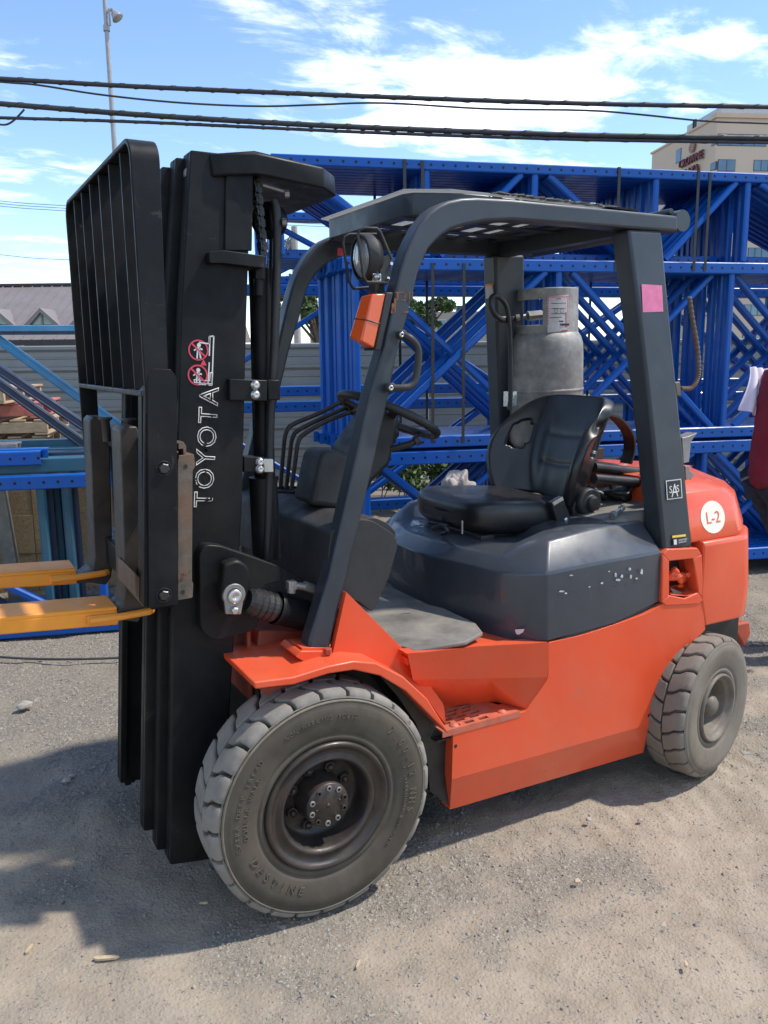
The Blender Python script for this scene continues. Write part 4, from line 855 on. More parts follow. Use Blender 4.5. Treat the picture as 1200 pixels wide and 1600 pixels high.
# load backrest
xb0, xb1 = -.412, -.344
def lean(p): return p
b = MB(); zt_ = 2.078; zb = 1.49; y0_, y1_ = .10, 1.05; t = .012; r = .055
def uout(o, r):
    P = [V(0,y0_+o,zb-.05)]
    for k in range(7):
        a = PI-(k/6)*PI/2; P.append(V(0, y0_+o+r+math.cos(a)*r, zt_-o-r+math.sin(a)*r))
    for k in range(7):
        a = PI/2-(k/6)*PI/2; P.append(V(0, y1_-o-r+math.cos(a)*r, zt_-o-r+math.sin(a)*r))
    P.append(V(0,y1_-o,.90)); return P
A = uout(0, r); B = uout(t, r-t); n = len(A)
F = lambda P: [V(xb0,p.y,p.z) for p in P]; K = lambda P: [V(xb1-.012+.012*min(1,(p.z-1.4)/.6)*1.0,p.y,p.z) for p in P]
vs = F(A)+F(B)+K(A)+K(B); fs = []
for i in range(n-1):
    for (p, q) in ((0, n), (n, 3*n), (3*n, 2*n), (2*n, 0)): fs.append([p+i, p+i+1, q+i+1, q+i])
fs += [[0, n, 3*n, 2*n], [n-1, 2*n-1, 4*n-1, 3*n-1]]
b.add(vs, fs); BR = b.build('load_backrest', MAST, FL, bevel=.003, weld=True)
for k in range(6):
    y = y0_+(k+1)*(y1_-y0_)/7; b = MB(); b.box((xb0+.006,y-.005,zb+.006),(xb1-.012,y+.005,zt_-t)); b.build('backrest_bar', MAST, BR, bevel=.002)
b = MB(); b.box((xb0-.002,y0_+.012,zb-.008),(xb1-.014,y1_-t,zb+.006)); b.build('backrest_bottom', DARKSTEEL, BR, bevel=.003)
b = MB(); b.prism(pts([(221,612),(238,612),(232,944),(224,944)], .125), (0,.012,0)); b.build('backrest_leg', MAST, BR)
# forks: upright shank and blade
for yf in (.30, .745):
    b = MB(); h = at(188,668,y=.30); zt2 = 1.40; xs_ = -.437; th = .052
    prof = [V(xs_+.012,yf,zt2),V(xs_+th-.008,yf,zt2-.002),V(xs_+th+.006,yf,zt2-.05)]+[V(xs_+th-.014,yf,.93)]+[V(xs_+th-.022,yf,.885),V(xs_+th-.04,yf,.862),V(xs_-.03,yf,.876),V(-1.0,yf,.915),V(-1.62,yf,.958),V(-1.62,yf,.968),V(-1.0,yf,.938),V(xs_-.055,yf,.895),V(xs_-.026,yf,.915),V(xs_-.016,yf,.955),V(xs_,yf,zt2-.012)]
    b.prism(prof, (0,.115,0)); b.build('fork', SHANK, FL, bevel=.0035)
# ------------------------------------------------------------------ things on the forklift
for i, (yf, lab) in enumerate(((.292, 'orange fork extension sleeve on the near fork, the brighter one in front'), (.737, 'orange fork extension sleeve on the far fork, dusty red on its top face'))):
    t = thing('fork_extension', lab, 'fork extension', (-1.1, yf+.065, .88), 'sleeves slid over the forks')
    xh = at(183,950,y=.292).x if i == 0 else -.512
    zh = at(180,948,y=.292).z if i == 0 else at(117,888,y=.737).z
    sl_ = .062; L = 1.25; b = MB(); H = .052; W = .131
    A = lambda x, z: V(x, yf, zh+(xh-x)*sl_+z)
    b.prism([A(xh,0),A(xh-L,.0),A(xh-L-.06,-.012),A(xh-L-.06,-.022),A(xh,-.012)], (0,W,0))
    for y2 in (0, W-.008): b.prism([A(xh,-.010)+V(0,y2,0),A(xh-L,-.010)+V(0,y2,0),A(xh-L,-H*.6)+V(0,y2,0),A(xh,-H)+V(0,y2,0)], (0,.008,0))
    b.build('sleeve', FORKO, t, bevel=.004)
    b = MB(); r0 = A(xh-.075,-.030)+V(0,-.010,0); r1 = A(xh,-.027)+V(0,-.010,0); r2 = A(xh+.085,-.022)+V(0,.0,0)
    b.tube([r0,r1,r2,r2+V(.008,.01,0)], .0105, 10); b.prism([A(xh-.08,-.018)+V(0,-.012,0),A(xh-.002,-.016)+V(0,-.012,0),A(xh-.002,-.042)+V(0,-.012,0),A(xh-.08,-.042)+V(0,-.012,0)], (0,.01,0)); b.build('hook_rod', FORKO, t, bevel=.002)
    b = MB(); 
    for (dx, dz, w_) in ((-.055,-.034,.035),(-.012,-.030,.010)): b.box(A(xh+dx,dz)+V(0,-.0135,-.004), A(xh+dx+w_,dz)+V(0,-.0125,.005))
    b.build('paint_chip', DARKSTEEL, t)
# LPG cylinder
tk = thing('gas_cylinder', 'scuffed aluminium gas cylinder standing behind the black seat', 'gas cylinder', (1.53, .92, 1.17))
D = 3.59; c = at(855,560,d=D); cx, cy = c.x, c.y
zt = at(853,455,d=D).z; zs_ = at(853,520,d=D).z; rr = .163
tl = V(-.035,.0,1).normalized()
o = V(cx,cy,1.17)
b = MB(); h = zs_-1.17
b.lathe([(0,.10),(.01,rr-.02),(.04,rr),(h-.085,rr),(h-.045,rr*.985),(h-.02,rr*.94),(h-.0,rr*.86),(h+.012,rr*.72),(h+.02,.05),(h+.02,0)], o, tl, 48); b.lathe([(h*.50,rr+.0005),(h*.505,rr+.003),(h*.52,rr+.003),(h*.525,rr+.0005)], o, tl, 48); b.build('shell', ALU, tk)
b = MB(); rc = rr*.865; vd = (CAM-o); a_c = math.atan2(vd.y, vd.x)
ref = V(math.cos(a_c), math.sin(a_c), 0); ht = zt-1.17
def arc(a0, a1, z0, z1, n=24): b.lathe([(z0,rc),(z1,rc),(z1,rc-.006),(z0,rc-.006),(z0,rc)], o, tl, n, True, ref=ref, a0=a0, a1=a1)
# right of the picture = +angle ; window on the left half facing the camera
arc(-1.20, -.05, ht-.045, ht+.0); arc(-1.20,-.05,h-.012,h+.03); arc(-.05, 2.2, h-.012, ht); arc(-1.6,-1.20,h-.012,ht); arc(-2.2,-1.6,ht-.05,ht); arc(2.2,2.9,ht-.05,ht)
b.build('collar', ALU, tk, bevel=.003)
b = MB(); b.tube([at(778,498,y=.80),at(800,497,d=D-.10),at(826,493,d=D-.05)], .009, 8); b.tube([at(824,494,d=D-.06),at(846,492,d=D-.04)], .020, 8, smooth=False); b.tube([at(806,497,d=D-.1),at(812,496,d=D-.1)], .014, 6); b.build('valve_coupling', DULLSTEEL, tk)
b = MB(); b.tube(smooth_path([at(800,498,d=D-.10),at(786,500,y=.80),at(772,490,y=.78),at(766,472,y=.78),at(772,462,y=.78),at(784,468,y=.79),at(793,486,y=.80),at(797,530,y=.80),at(798,600,y=.80),at(796,640,y=.80)], 5), .0105, 8); b.build('gas_hose', BLACK, tk)
b = MB(); b.box(at(794,612,y=.80), at(800,634,y=.83)); b.build('strap_latch', STEEL, tk)
LABM = mat('worn_label_paper', (.52,.50,.50), .6, var=.12, vs=30, bump=0, obj=False, wear=.8, wcol=(.3,.29,.28), wscale=25)
def onc(px, py, lift=.0015):
    k = ray(px, py); e = CAM-o; a = k.x**2+k.y**2; bq = 2*(k.x*e.x+k.y*e.y); R_ = rc+lift; cq = e.x**2+e.y**2-R_**2; t = (-bq-math.sqrt(max(0,bq*bq-4*a*cq)))/(2*a); return CAM+k*t
def onc_t(px,py,lift): 
    # collar is tilted a little: shift along the tilt
    p = onc(px,py,lift); s = (p.z-1.17)*(.035); q = onc(px+s*FPX/D*.87, py, lift); return q-V(s,0,0)
def cyl_patch(b, x0, y0, x1, y1, lift, n=8):
    T = [onc_t(x0+(x1-x0)*k/n, y0[0]+(y0[1]-y0[0])*k/n, lift) for k in range(n+1)]; Q = [onc_t(x0+(x1-x0)*k/n, y1[0]+(y1[1]-y1[0])*k/n, lift) for k in range(n+1)]
    b.strip(T, Q)
b = MB(); cyl_patch(b, 855, (464,460.5), 888, (520,516), .002); lb = b.build('warning_label', LABM, tk)
b = MB()
for k in range(9):
    x = 855.5+k*3.5; cyl_patch(b, x, (464-.1*k*1.0,463.7-.1*k), x+2.3, (465.6-.1*k,465.3-.1*k), .003, 2)
for k in range(14):
    y = 466+k*3.8; 
    if y < 505: cyl_patch(b, 855.4, (y,y), 857.0, (y+2.2,y+2.2), .003, 1)
    cyl_patch(b, 886.2, (y-3.6,y-3.6), 887.8, (y-1.4,y-1.4), .003, 1)
cyl_patch(b, 877, (515.8,515), 887, (517.2,516.4), .003, 3)
b.build('label_border', SIGNRED, tk)
b = MB()
for (x0,x1,y) in ((868,876,467),(861,884,474),(861,884,482),(861,884,490),(859,878,496)): cyl_patch(b, x0, (y,y-.6), x1, (y+.9,y+.3), .003, 4)
for (x0,x1,y,hh_) in ((875,889,505.5,3.2),(873,880,501,2),(883.5,884.6,488,24)): cyl_patch(b, x0, (y,y), x1, (y+hh_,y+hh_), .0034, 3)
for (xc, yc) in ((868.5,486),(877.5,486)):
    for k in range(8):
        a = k*PI/4; cyl_patch(b, xc+math.cos(a)*2.6-.5, (yc+math.sin(a)*3.2-.6,)*2, xc+math.cos(a)*2.6+.5, (yc+math.sin(a)*3.2+.6,)*2, .003, 1)
b.build('label_print', BLACK, tk)
# rag, gloves, loose bolt on the deck
def crumple(c, rx, ry, rz, seed, name, m, n=26, amp=.35, pull=None):
    r = random.Random(seed); dirs = [(V(r.uniform(-1,1),r.uniform(-1,1),r.uniform(-.6,1)).normalized(), r.uniform(3,8), r.uniform(0,6)) for _ in range(9)]
    def fn(u, v):
        a = u*2*PI; e = (v-.5)*PI; d = V(math.cos(a)*math.cos(e), math.sin(a)*math.cos(e), math.sin(e))
        f = 1
        for (q, k, p) in dirs: f += amp*.28*math.sin(k*d.dot(q)*1.6+p)*abs(math.sin(2.1*d.dot(q)+p))
        p = V(d.x*rx*f, d.y*ry*f, max(-.35, d.z)*rz*f)
        if pull: p += Vector(pull)*max(0, -d.dot(V(0,1,0)))**2
        return Vector(c)+p
    return sgrid(fn, n, n, name, m, None, sub=1)
CLOTH = mat('white_cloth', (.40,.36,.35), .9, var=.1, vs=20, bump=.3, bs=400, dust=.2, dcol=(.35,.32,.3), obj=False)
rg = crumple(at(714,774,y=.86), .070, .05, .085, 3, 'cloth_rag', CLOTH, amp=.6); rebase(rg); tag(rg, 'crumpled white rag on the hood beyond the front of the seat', 'rag')
GLV = mat('black_leather', (.016,.017,.022), .45, var=.2, vs=30, bump=.4, bs=200, bd=.003, dust=.2, dcol=(.06,.06,.065), obj=False)
g1 = thing('work_glove', 'limp black leather work gloves lying beside the rear pillar on the deck', 'gloves', (1.32,.27,1.05))
def glove(c, ang, sc, par):
    b = MB(); 
    for k, (a, l) in enumerate(((-.55,.075),(-.2,.10),(.1,.105),(.4,.09),(1.15,.06))):
        d = V(math.cos(ang+a), math.sin(ang+a), .25-.18*k%3); p0 = c+V(math.cos(ang+a*1.2)*.03, math.sin(ang+a*1.2)*.03, .012)
        b.tube(smooth_path([p0, p0+d*l*.5*sc+V(0,0,.02), p0+d*l*sc+V(0,0,.0)],3), [.0125]*4+[.012,.010,.006], 8)
    b.tube(smooth_path([c-V(math.cos(ang),math.sin(ang),0)*.075, c-V(math.cos(ang),math.sin(ang),-.2)*.03, c+V(0,0,.015), c+V(math.cos(ang),math.sin(ang),.2)*.045],3), [.024,.026,.026,.025,.027,.028,.028,.027,.024,.012], 12)
    return b.build('glove', GLV, par)
def limp_glove(c, ang, sc, seed, par):
    r = random.Random(seed); b = MB()
    ph = [r.uniform(0,6) for _ in range(6)]
    X_ = V(math.cos(ang),math.sin(ang),0); Y_ = V(-math.sin(ang),math.cos(ang),0)
    nu, nv = 14, 10
    def prof(t): return .038+.012*math.sin(t*PI)
    vs = []
    for i in range(nu+1):
        t = i/nu
        for j in range(nv):
            a = j*2*PI/nv; w_ = prof(t)*sc; hgt = (.016+.010*math.sin(t*5+ph[0])+.007*math.sin(a*2+t*9+ph[1]))*sc
            p = c+X_*(t-.5)*.15*sc+Y_*math.cos(a)*w_*(1+.12*math.sin(t*11+ph[2]))+V(0,0,max(0,.018+.020*math.sin(t*PI)+math.sin(a)*hgt))
            vs.append(p)
    fs = [[i*nv+j, i*nv+(j+1) % nv, (i+1)*nv+(j+1) % nv, (i+1)*nv+j] for i in range(nu) for j in range(nv)]+[list(range(nv))[::-1]]
    b.add(vs, fs, True)
    for k in range(4):
        o_ = c+X_*.075*sc+Y_*(k-1.5)*.021*sc+V(0,0,.02); e_ = X_*.06*sc*r.uniform(.8,1.1)+Y_*(k-1.5)*.012*sc
        b.tube(smooth_path([o_-X_*.02, o_+e_*.45+V(0,0,r.uniform(.0,.022)), o_+e_+V(0,0,r.uniform(-.015,.004))],3), [.0115*sc]*5+[.0105*sc,.006*sc], 8)
    o_ = c+Y_*.034*sc+V(0,0,.015); b.tube(smooth_path([o_, o_+X_*.03*sc+Y_*.03*sc+V(0,0,.02), o_+X_*.07*sc+Y_*.035*sc],3), [.013*sc]*5+[.011*sc,.007*sc], 8)
    return b.build('glove', GLV, par)
limp_glove(at(953,781,z=1.015), 1.9, 1.0, 1, g1); limp_glove(at(973,774,z=1.035), .6, .95, 6, g1)
b = MB(); p = at(960,803,y=.185); q = at(972,794,y=.20); b.tube([p,q], .007, 8); b.tube([p-(q-p)*.35,p], .014, 6, smooth=False); b.tube([q-(q-p)*.2,q+(q-p)*.12], .011, 6, smooth=False); bo = b.build('loose_bolt', STEEL, None); rebase(bo); tag(bo, 'shiny loose bolt lying on the deck in front of the rear pillar', 'bolt')
# ------------------------------------------------------------------ blue upright frames in bundles
MC = {}
def shared(key, mk):
    if key not in MC: MC[key] = mk()
    return MC[key]
def mesh_of(b, name, m, bev=0):
    me = bpy.data.meshes.new(name); me.from_pydata([tuple(q) for q in b.v], [], b.f); me.materials.append(m); me.update(); return me
def post_mesh(L, h, dep, m):
    b = MB(); t = .004; c = .006
    # c-channel with rolled front edges: front web, two flanges, chamfered edges
    prof = [(0,c),(0,h-c),(c,h),(dep,h),(dep,h-t),(t+c,h-t),(t+c,t),(dep,t),(dep,0),(c,0)]
    n = len(prof); vs = [V(0,y,z-h/2) for y, z in prof]+[V(L,y,z-h/2) for y, z in prof]
    fs = [[i, n+i, n+(i+1) % n, (i+1) % n] for i in range(n)]+[list(range(n)), list(range(2*n-1, n-1, -1))]
    b.add(vs, fs); return mesh_of(b, 'post', m)
def brace_mesh(L, w_, dep, m):
    b = MB(); c = w_*.22; t = .004
    prof = [(0,c),(0,w_-c),(c,w_),(dep,w_),(dep,w_*.62),(dep*.5,w_*.5),(dep,w_*.38),(dep,0),(c,0)]
    n = len(prof); vs = [V(0,y,z-w_/2) for y, z in prof]+[V(L,y,z-w_/2) for y, z in prof]
    fs = [[i, n+i, n+(i+1) % n, (i+1) % n] for i in range(n)]+[list(range(n)), list(range(2*n-1, n-1, -1))]
    b.add(vs, fs); return mesh_of(b, 'brace', m)
def rack_frame(u0, v, z0, L, H, struts, diags, label, group, m=None, mh=None, ph=.07, dep=.066, bw=.042, tilt=0, low=True):
    """an upright frame lying on its edge: lower and upper post, struts between, diagonals"""
    m = m or BLUE; mh = mh or BLUEH
    f = bpy.data.objects.new('upright_frame', None); COL.objects.link(f); f.location = rk(u0, v, z0); f.rotation_euler = (0, tilt, TH); f.empty_display_size = .1
    tag(f, label, 'rack frame', group)
    def put(name, me, x, z, rot):
        o = bpy.data.objects.new(name, me); COL.objects.link(o); o.parent = f; o.location = (x, 0 if name == 'post' else .012, z); o.rotation_euler = (0, rot, 0); return o
    pm = shared(('p', L, ph, dep, mh.name), lambda: post_mesh(L, ph, dep, mh))
    if low: put('post', pm, 0, ph/2, 0)
    put('post', pm, 0, H-ph/2, 0)
    zl_ = ph if low else .004; h = H-ph-zl_
    for s in struts:
        if 0 <= s <= L: put('strut', shared(('s', round(h,3), bw, m.name), lambda: brace_mesh(h, bw, dep-.02, m)), s, zl_, -PI/2)
    for (xa, xb) in diags:   # from bottom xa to top xb
        l = math.hypot(xb-xa, h); a = math.atan2(h, xb-xa)
        put('diagonal', shared(('d', round(l,3), bw, m.name), lambda: brace_mesh(l, bw, dep-.024, m)), xa, zl_, -a)
    return f
ORD = ['first','second','third','fourth','fifth','sixth','seventh','eighth','ninth','tenth','eleventh']
def bundle(n, u0, v0, z0, L, H, struts, zig, name, group, where, pitch=.078, stag=.0, flip=True, open_=0, **k):
    """n frames face to face; every other one turned over"""
    fr = []
    for i in range(n):
        dz = []
        for j in range(len(struts)-1):
            a, c_ = struts[j]+.09, struts[j+1]-.09
            up = (j+zig+(i if flip else 0)) % 2 == 0
            dz.append((a, c_) if up else (c_, a))
        lab = f'blue frame lying on edge, rearmost of the {where}' if i == n-1 else f'blue frame lying on edge, {ORD[i]} from the front in the {where}' if i else f'foremost blue frame of the {where}'
        g_ = group if i else group
        f = rack_frame(u0-stag*i+random.uniform(-.012,.012)*(i > 0), v0+i*pitch, z0, L, H, struts, dz, lab, g_, low=(i >= open_), **k)
        fr.append(f)
    return fr
zA0, zA1 = 2.10, 2.727
SB = [.085, 1.40, 2.64, 3.9, 5.1]
SA = [(at(x_,300,v=0)-RO).dot(RU)-.985 for x_ in (437,668,838,1028,1172)]+[4.3, 5.3]
bundle(11, .985, 0, zA0+.072, 5.8, zA1-zA0-.072, SA, 1, 'A', 'frames of the top bundle', 'top bundle of blue frames', ph=.058, flip=False, open_=3)
bundle(9, 1.385, .0, 1.005, 5.4, 1.158, SB, 0, 'B', 'frames of the middle bundle', 'middle bundle of blue frames', stag=.014, ph=.072)
bundle(10, 1.40, .0, .12, 5.4, .865, [.12, 1.15, 2.5, 3.45, 4.6], 1, 'C', 'frames of the lowest bundle', 'lowest bundle of blue frames', ph=.085)
# second stack further back
bundle(2, .2, 1.75, 1.27, 6.4, .88, [.25, 1.6, 2.9, 4.2, 5.5, 6.2], 0, 'D', 'frames of the rear upper bundle', 'upper bundle of the rear stack', ph=.08, flip=False)
bundle(2, .1, 1.72, .30, 6.4, .93, [.25, 1.6, 2.9, 4.2, 5.5, 6.2], 1, 'E', 'frames of the rear lower bundle', 'lower bundle of the rear stack', ph=.085, flip=False)
bundle(2, .98, 1.80, 2.16, 5.2, .55, [.05, 1.1, 2.2, 3.3, 4.4], 0, 'F', 'frames of the rear top bundle', 'topmost bundle of the rear stack', ph=.06)
def sleeper(u, v, z, L, lab, n='timber_sleeper', m=None, w_=.09, h=.09, along='v'):
    b = MB(); 
    if along == 'v': P = [rk(u,v,z), rk(u+w_,v,z), rk(u+w_,v+L,z), rk(u,v+L,z)]
    else: P = [rk(u,v,z), rk(u+L,v,z), rk(u+L,v+w_,z), rk(u,v+w_,z)]
    b.prism(P, (0,0,h)); o = b.build(n, m or WOOD, None, bevel=.004); rebase(o); tag(o, lab, 'timber', 'timbers under the frame stacks'); return o
WOOD = mat('weathered_wood', (.42,.31,.19), .85, var=.25, vs=14, bump=.4, bs=60, obj=False, stretch=(1,1,3), dust=.3, dcol=(.3,.26,.2), wear=.5, wcol=(.12,.09,.06), wscale=8)
WOODR = mat('red_stained_wood', (.48,.13,.10), .85, var=.25, vs=12, bump=.4, bs=60, obj=False, dust=.5, dcol=(.42,.25,.2), wear=.5, wcol=(.14,.06,.05), wscale=8)
for u in (1.7, 3.4, 5.2): sleeper(u, 0, .01, .85, 'old timber sleeper under the lowest bundle of blue frames', h=.108)
for u in (.8, 3.0, 5.4): sleeper(u, 1.7, .0, .5, 'old timber sleeper under the rear stack of blue frames', h=.30, w_=.2)
# steel straps round the bundles
def strap(px, y0, y1, v, lab, w_=.019, depth=.85):
    p = at(px,y0,v=v); q = at(px+2,y1,v=v); b = MB(); u = (p-RO).dot(RU)
    x0 = u-w_/2; x1 = u+w_/2; t = .003
    b.prism([rk(x0,v-t,q.z),rk(x1,v-t,q.z),rk(x1,v-t,p.z+t),rk(x0,v-t,p.z+t)], RW*(t*.8)); b.prism([rk(x0,v,p.z+.001),rk(x1,v,p.z+.001),rk(x1,v+depth,p.z+.001),rk(x0,v+depth,p.z+.001)], V(0,0,t)); b.prism([rk(x0,v+depth,q.z),rk(x1,v+depth,q.z),rk(x1,v+depth,p.z),rk(x0,v+depth,p.z)], RW*t)
    o = b.build('steel_strap', STRAPM, None); rebase(o); tag(o, lab, 'strap', 'straps round the blue bundles')
for (px, y0, y1, v, lab) in ((632,250,405,-.004,'black strap over the top blue bundle, first one right of the mast'),(660,252,405,-.004,'black strap over the top blue bundle, second one right of the mast'),(1092,268,424,-.004,'left strap of the pair in front of the tan hotel'),(1110,270,424,-.004,'right strap of the pair in front of the tan hotel'),(968,262,424,-.004,'black strap over the top blue bundle just above the forklift roof')): strap(px, y0, y1, v, lab)
for (px, y0, y1, lab) in ((725,412,692,'black strap round the middle bundle, left of the far rear pillar'),(676,412,692,'black strap round the middle bundle, right of the grab handle'),(1018,410,690,'black strap round the middle bundle behind the near rear pillar')): strap(px, y0, y1, -.004, lab)
# ------------------------------------------------------------------ left stack: old teal frames, blue beams, pallets
GL = 'frames and beams of the old stack'
U_ = lambda x_, y_, v_: (at(x_,y_,v=v_)-RO).dot(RU)
rack_frame(-2.0, -.12, .0, 2.22, .94, [.35, U_(160,850,0)+2.0], [(1.75,.5)], 'bright blue upright frame on edge behind the orange forks, lowest on the ground', GL, ph=.078)
for i in range(5):
    v_ = .09+i*.085; u_ = U_(68+11*i, 830, v_)
    rack_frame(-2.2, v_, .01, 2.5, .875, [.4, u_+2.2, u_+2.34 if i < 2 else 1.9], [(1.45,.55)] if i % 2 else [(.45,1.3)] if i == 4 else [(1.25,.45)], ['dark teal upright frame standing right behind the bright blue frame','dark teal upright frame, second behind the bright blue frame','dark teal upright frame in the middle behind the bright blue frame','dark teal upright frame, second nearest to the board crate','dark teal upright frame standing nearest to the board crate'][i], GL, m=(TEAL if i in (0,2) else NAVY), mh=TEAL, ph=.05, bw=.055)
def beam(u0, u1, v, z, h, d_, m, lab, name='rack_beam', hm=True, **k):
    b = MB(); L = u1-u0; t = .004
    prof = [(0,0),(0,h),(d_,h),(d_,0)]; n = 4
    o = bpy.data.objects.new(name, post_mesh(L, h, d_, m)); COL.objects.link(o); o.location = rk(u0, v, z+h/2); o.rotation_euler = (0,0,TH); tag(o, lab, 'beam', GL); return o
z0 = .928
beam(-2.2, .35, .10, z0, .085, .12, TEAL, 'teal beam lying flat on the lowest blue frame, front of the flat row'); beam(-2.2, .33, .24, z0+.02, .085, .12, NAVY, 'dark beam lying flat behind the front teal beam'); beam(-2.2, .36, .38, z0+.03, .085, .12, TEAL, 'teal beam lying flat, rearmost of the flat row')
zb = at(30,728,v=.05).z; zt2 = at(30,706,v=.05).z
ub = (at(63,715,v=.05)-RO).dot(RU); beam(-2.2, ub, .05, zb, zt2-zb, .075, BLUEH, 'short bright blue beam end lying above the teal beams')
beam(-2.2, ub+.03, .13, zb, zt2-zb+.008, .075, BLUEH, 'second short blue beam behind the bright blue beam end')
z4 = at(60,700,v=.5).z; z5 = at(60,688,v=.5).z; beam(-1.0, .55, .5, z4, z5-z4, .08, TEAL, 'thin teal beam above the short blue beam ends')
b = MB(); p = at(80,702,v=.5); q = at(118,730,v=.5); b.bar(p, q, .05, .05, up=RW); b.bar(at(77,700,v=.52), at(77,730,v=.52), .05, .05, up=RW); o = b.build('bent_brace', TEAL, None); rebase(o); tag(o, 'bent teal brace under the thin teal beam', 'brace')
b = MB(); P = at(10,698,v=.3); b.obox(P, (RU,RW,V(0,0,1)), (.07,.06,.022)); b.obox(P+V(0,0,.02), (RU,RW,V(0,0,1)), (.085,.02,.008)); o = b.build('grey_bracket', DULLSTEEL, None, bevel=.003); rebase(o); tag(o, 'small grey steel bracket lying beside the short blue beams', 'bracket')
# leaning upper frame: worn light blue post with its diagonals
zl = at(50,518,v=.55).z; zh = at(50,508,v=.55).z
tf = thing('upright_frame', 'worn light blue frame with flaking rusty top post, left of the forklift', 'rack frame', rk(-1.5,.55,.95), GL)
b = MB(); b.prism([rk(-2.3,.55,zl),rk(.45,.55,zl),rk(.45,.55,zh),rk(-2.3,.55,zh)], RW*.07); b.build('post', TEALRUST, tf, bevel=.004)
b = MB(); b.prism([rk(-2.3,.56,zl-.018),rk(.45,.56,zl-.018),rk(.45,.56,zl-.002),rk(-2.3,.56,zl-.002)], RW*.06); b.build('post_shade_strip', NAVY, tf)  # dark strip painted in for the shaded underside of the post
def diag(x0,y0,x1,y1,v,w_,m,name='diagonal',ext=.0,ext0=.5):
    p = at(x0,y0,v=v); q = at(x1,y1,v=v); d = q-p; b = MB(); s = d.normalized().cross(RW).normalized()
    p = p-d*ext0; q = q+d*ext
    b.bar(p, q, .05, w_, up=s); b.bar(p-RW*.027+s*w_*.32, q-RW*.027+s*w_*.32, .006, w_*.16, up=s); b.bar(p-RW*.027-s*w_*.32, q-RW*.027-s*w_*.32, .006, w_*.16, up=s)
    return b.build(name, m, tf, bevel=.003)
diag(0,532,190,668,.62,.055,TEALRUST,ext=.0,ext0=.02); diag(0,578,150,678,.42,.060,NAVY,ext=.1,ext0=.3); diag(0,600,140,700,.50,.060,NAVY,ext=.1,ext0=.3)
b = MB(); b.bar(rk(.42,.6,.95), rk(.42,.6,zl), .05, .05, up=RW); b.bar(rk(-2.2,.6,.95), rk(-2.2,.6,zl), .05, .05, up=RW); b.build('strut', TEAL, tf)
# strand-board crate
OSB = mat('strand_board', (.34,.235,.125), .85, var=.35, vs=55, bump=.5, bs=80, obj=False, stretch=(1,1,2.2), wear=.5, wcol=(.17,.11,.055), wscale=30, dust=.3, dcol=(.30,.25,.17))
cr_ = thing('board_crate', 'strand board crate of square panels behind the old frames', 'crate', rk(-.55,.85,0))
b = MB(); b.prism([rk(-1.3,.90,0),rk(.02,.90,0),rk(.02,.90,.82),rk(-1.3,.90,.82)], RW*.55); b.build('core', WOOD, cr_)
for i in range(6):
    for j in range(3):
        u0 = -1.28+i*.217; zz = .01+j*.27; b = MB(); dv = random.uniform(0,.008)
        b.prism([rk(u0,.885+dv,zz),rk(u0+.211,.885+dv,zz),rk(u0+.211,.885+dv,zz+.263),rk(u0,.885+dv,zz+.263)], RW*.014); b.build('panel', OSB, cr_)
b = MB(); b.bar(rk(-.74,.7,0), rk(-.80,.7,.9), .09, .07, up=RW); o = b.build('steel_post', DULLSTEEL, None, bevel=.004); rebase(o); tag(o, 'grey steel post standing before the strand board crate', 'post')
def pallet(u, v, z, m, lab, rot=0, brk=False):
    t = thing('pallet', lab, 'pallet', rk(u,v,z), 'wooden pallets in the left stack'); r = random.Random(lab)
    R = Matrix.Rotation(TH+rot, 3, 'Z'); o = rk(u,v,z)
    def bx(name, a, c):
        b = MB(); b.box(a, c); b.v = [o+R@q for q in b.v]; b.build(name, m, t, bevel=.003)
    for y in (0, .46, .92): bx('stringer', (0,y,.018), (1.2,y+.04,.105))
    for k in range(7): bx('deck_board', (k*.183,-.0,.107+r.uniform(0,.003)), (k*.183+r.uniform(.09,.13),.97,.125))
    for k in (0,3,6): bx('bottom_board', (k*.183,0,0), (k*.183+.1,.97,.016))
up_ = (at(66,640,v=2.1)-RO).dot(RU); zp = at(40,648,v=2.1).z
pallet(up_-1.2, 2.1, zp-.03, WOODR, 'red stained pallet near the top of the pallet stack', .02); pallet(up_-1.17, 2.13, zp-.165, WOOD, 'bare wood pallet right under the red one', -.03); pallet(up_-1.2, 2.1, zp-.30, WOOD, 'bare wood pallet third from the top of the stack', .03)
for k in range(5): pallet(up_-1.2+.02*(k%2), 2.12, zp-.435-k*.13, WOOD, ['bare pallet below the middle of the stack','bare pallet low in the pallet stack','pallet second from the ground','lowest wooden pallet on the ground','broken wooden pallet half hidden behind teal frames'][k], .02*(k%3-1))
pallet(up_-1.42, 2.0, zp+.10, WOOD, 'pale broken pallet topmost on the pallet stack', -.12)
# timber pile behind the lowest bundle
for k in range(10):
    b = MB(); u = .9+.24*(k % 5)+random.uniform(-.02,.02); z = .0+.09*(k//5); b.prism([rk(u,2.55,z),rk(u+.2,2.55,z),rk(u+.2,2.55,z+.08),rk(u,2.55,z+.08)], RW*.9); o = b.build('timber_block', WOOD, None, bevel=.005); rebase(o); tag(o, 'brown timber block in the low pile behind the blue frames', 'timber', 'timber blocks in the low pile')
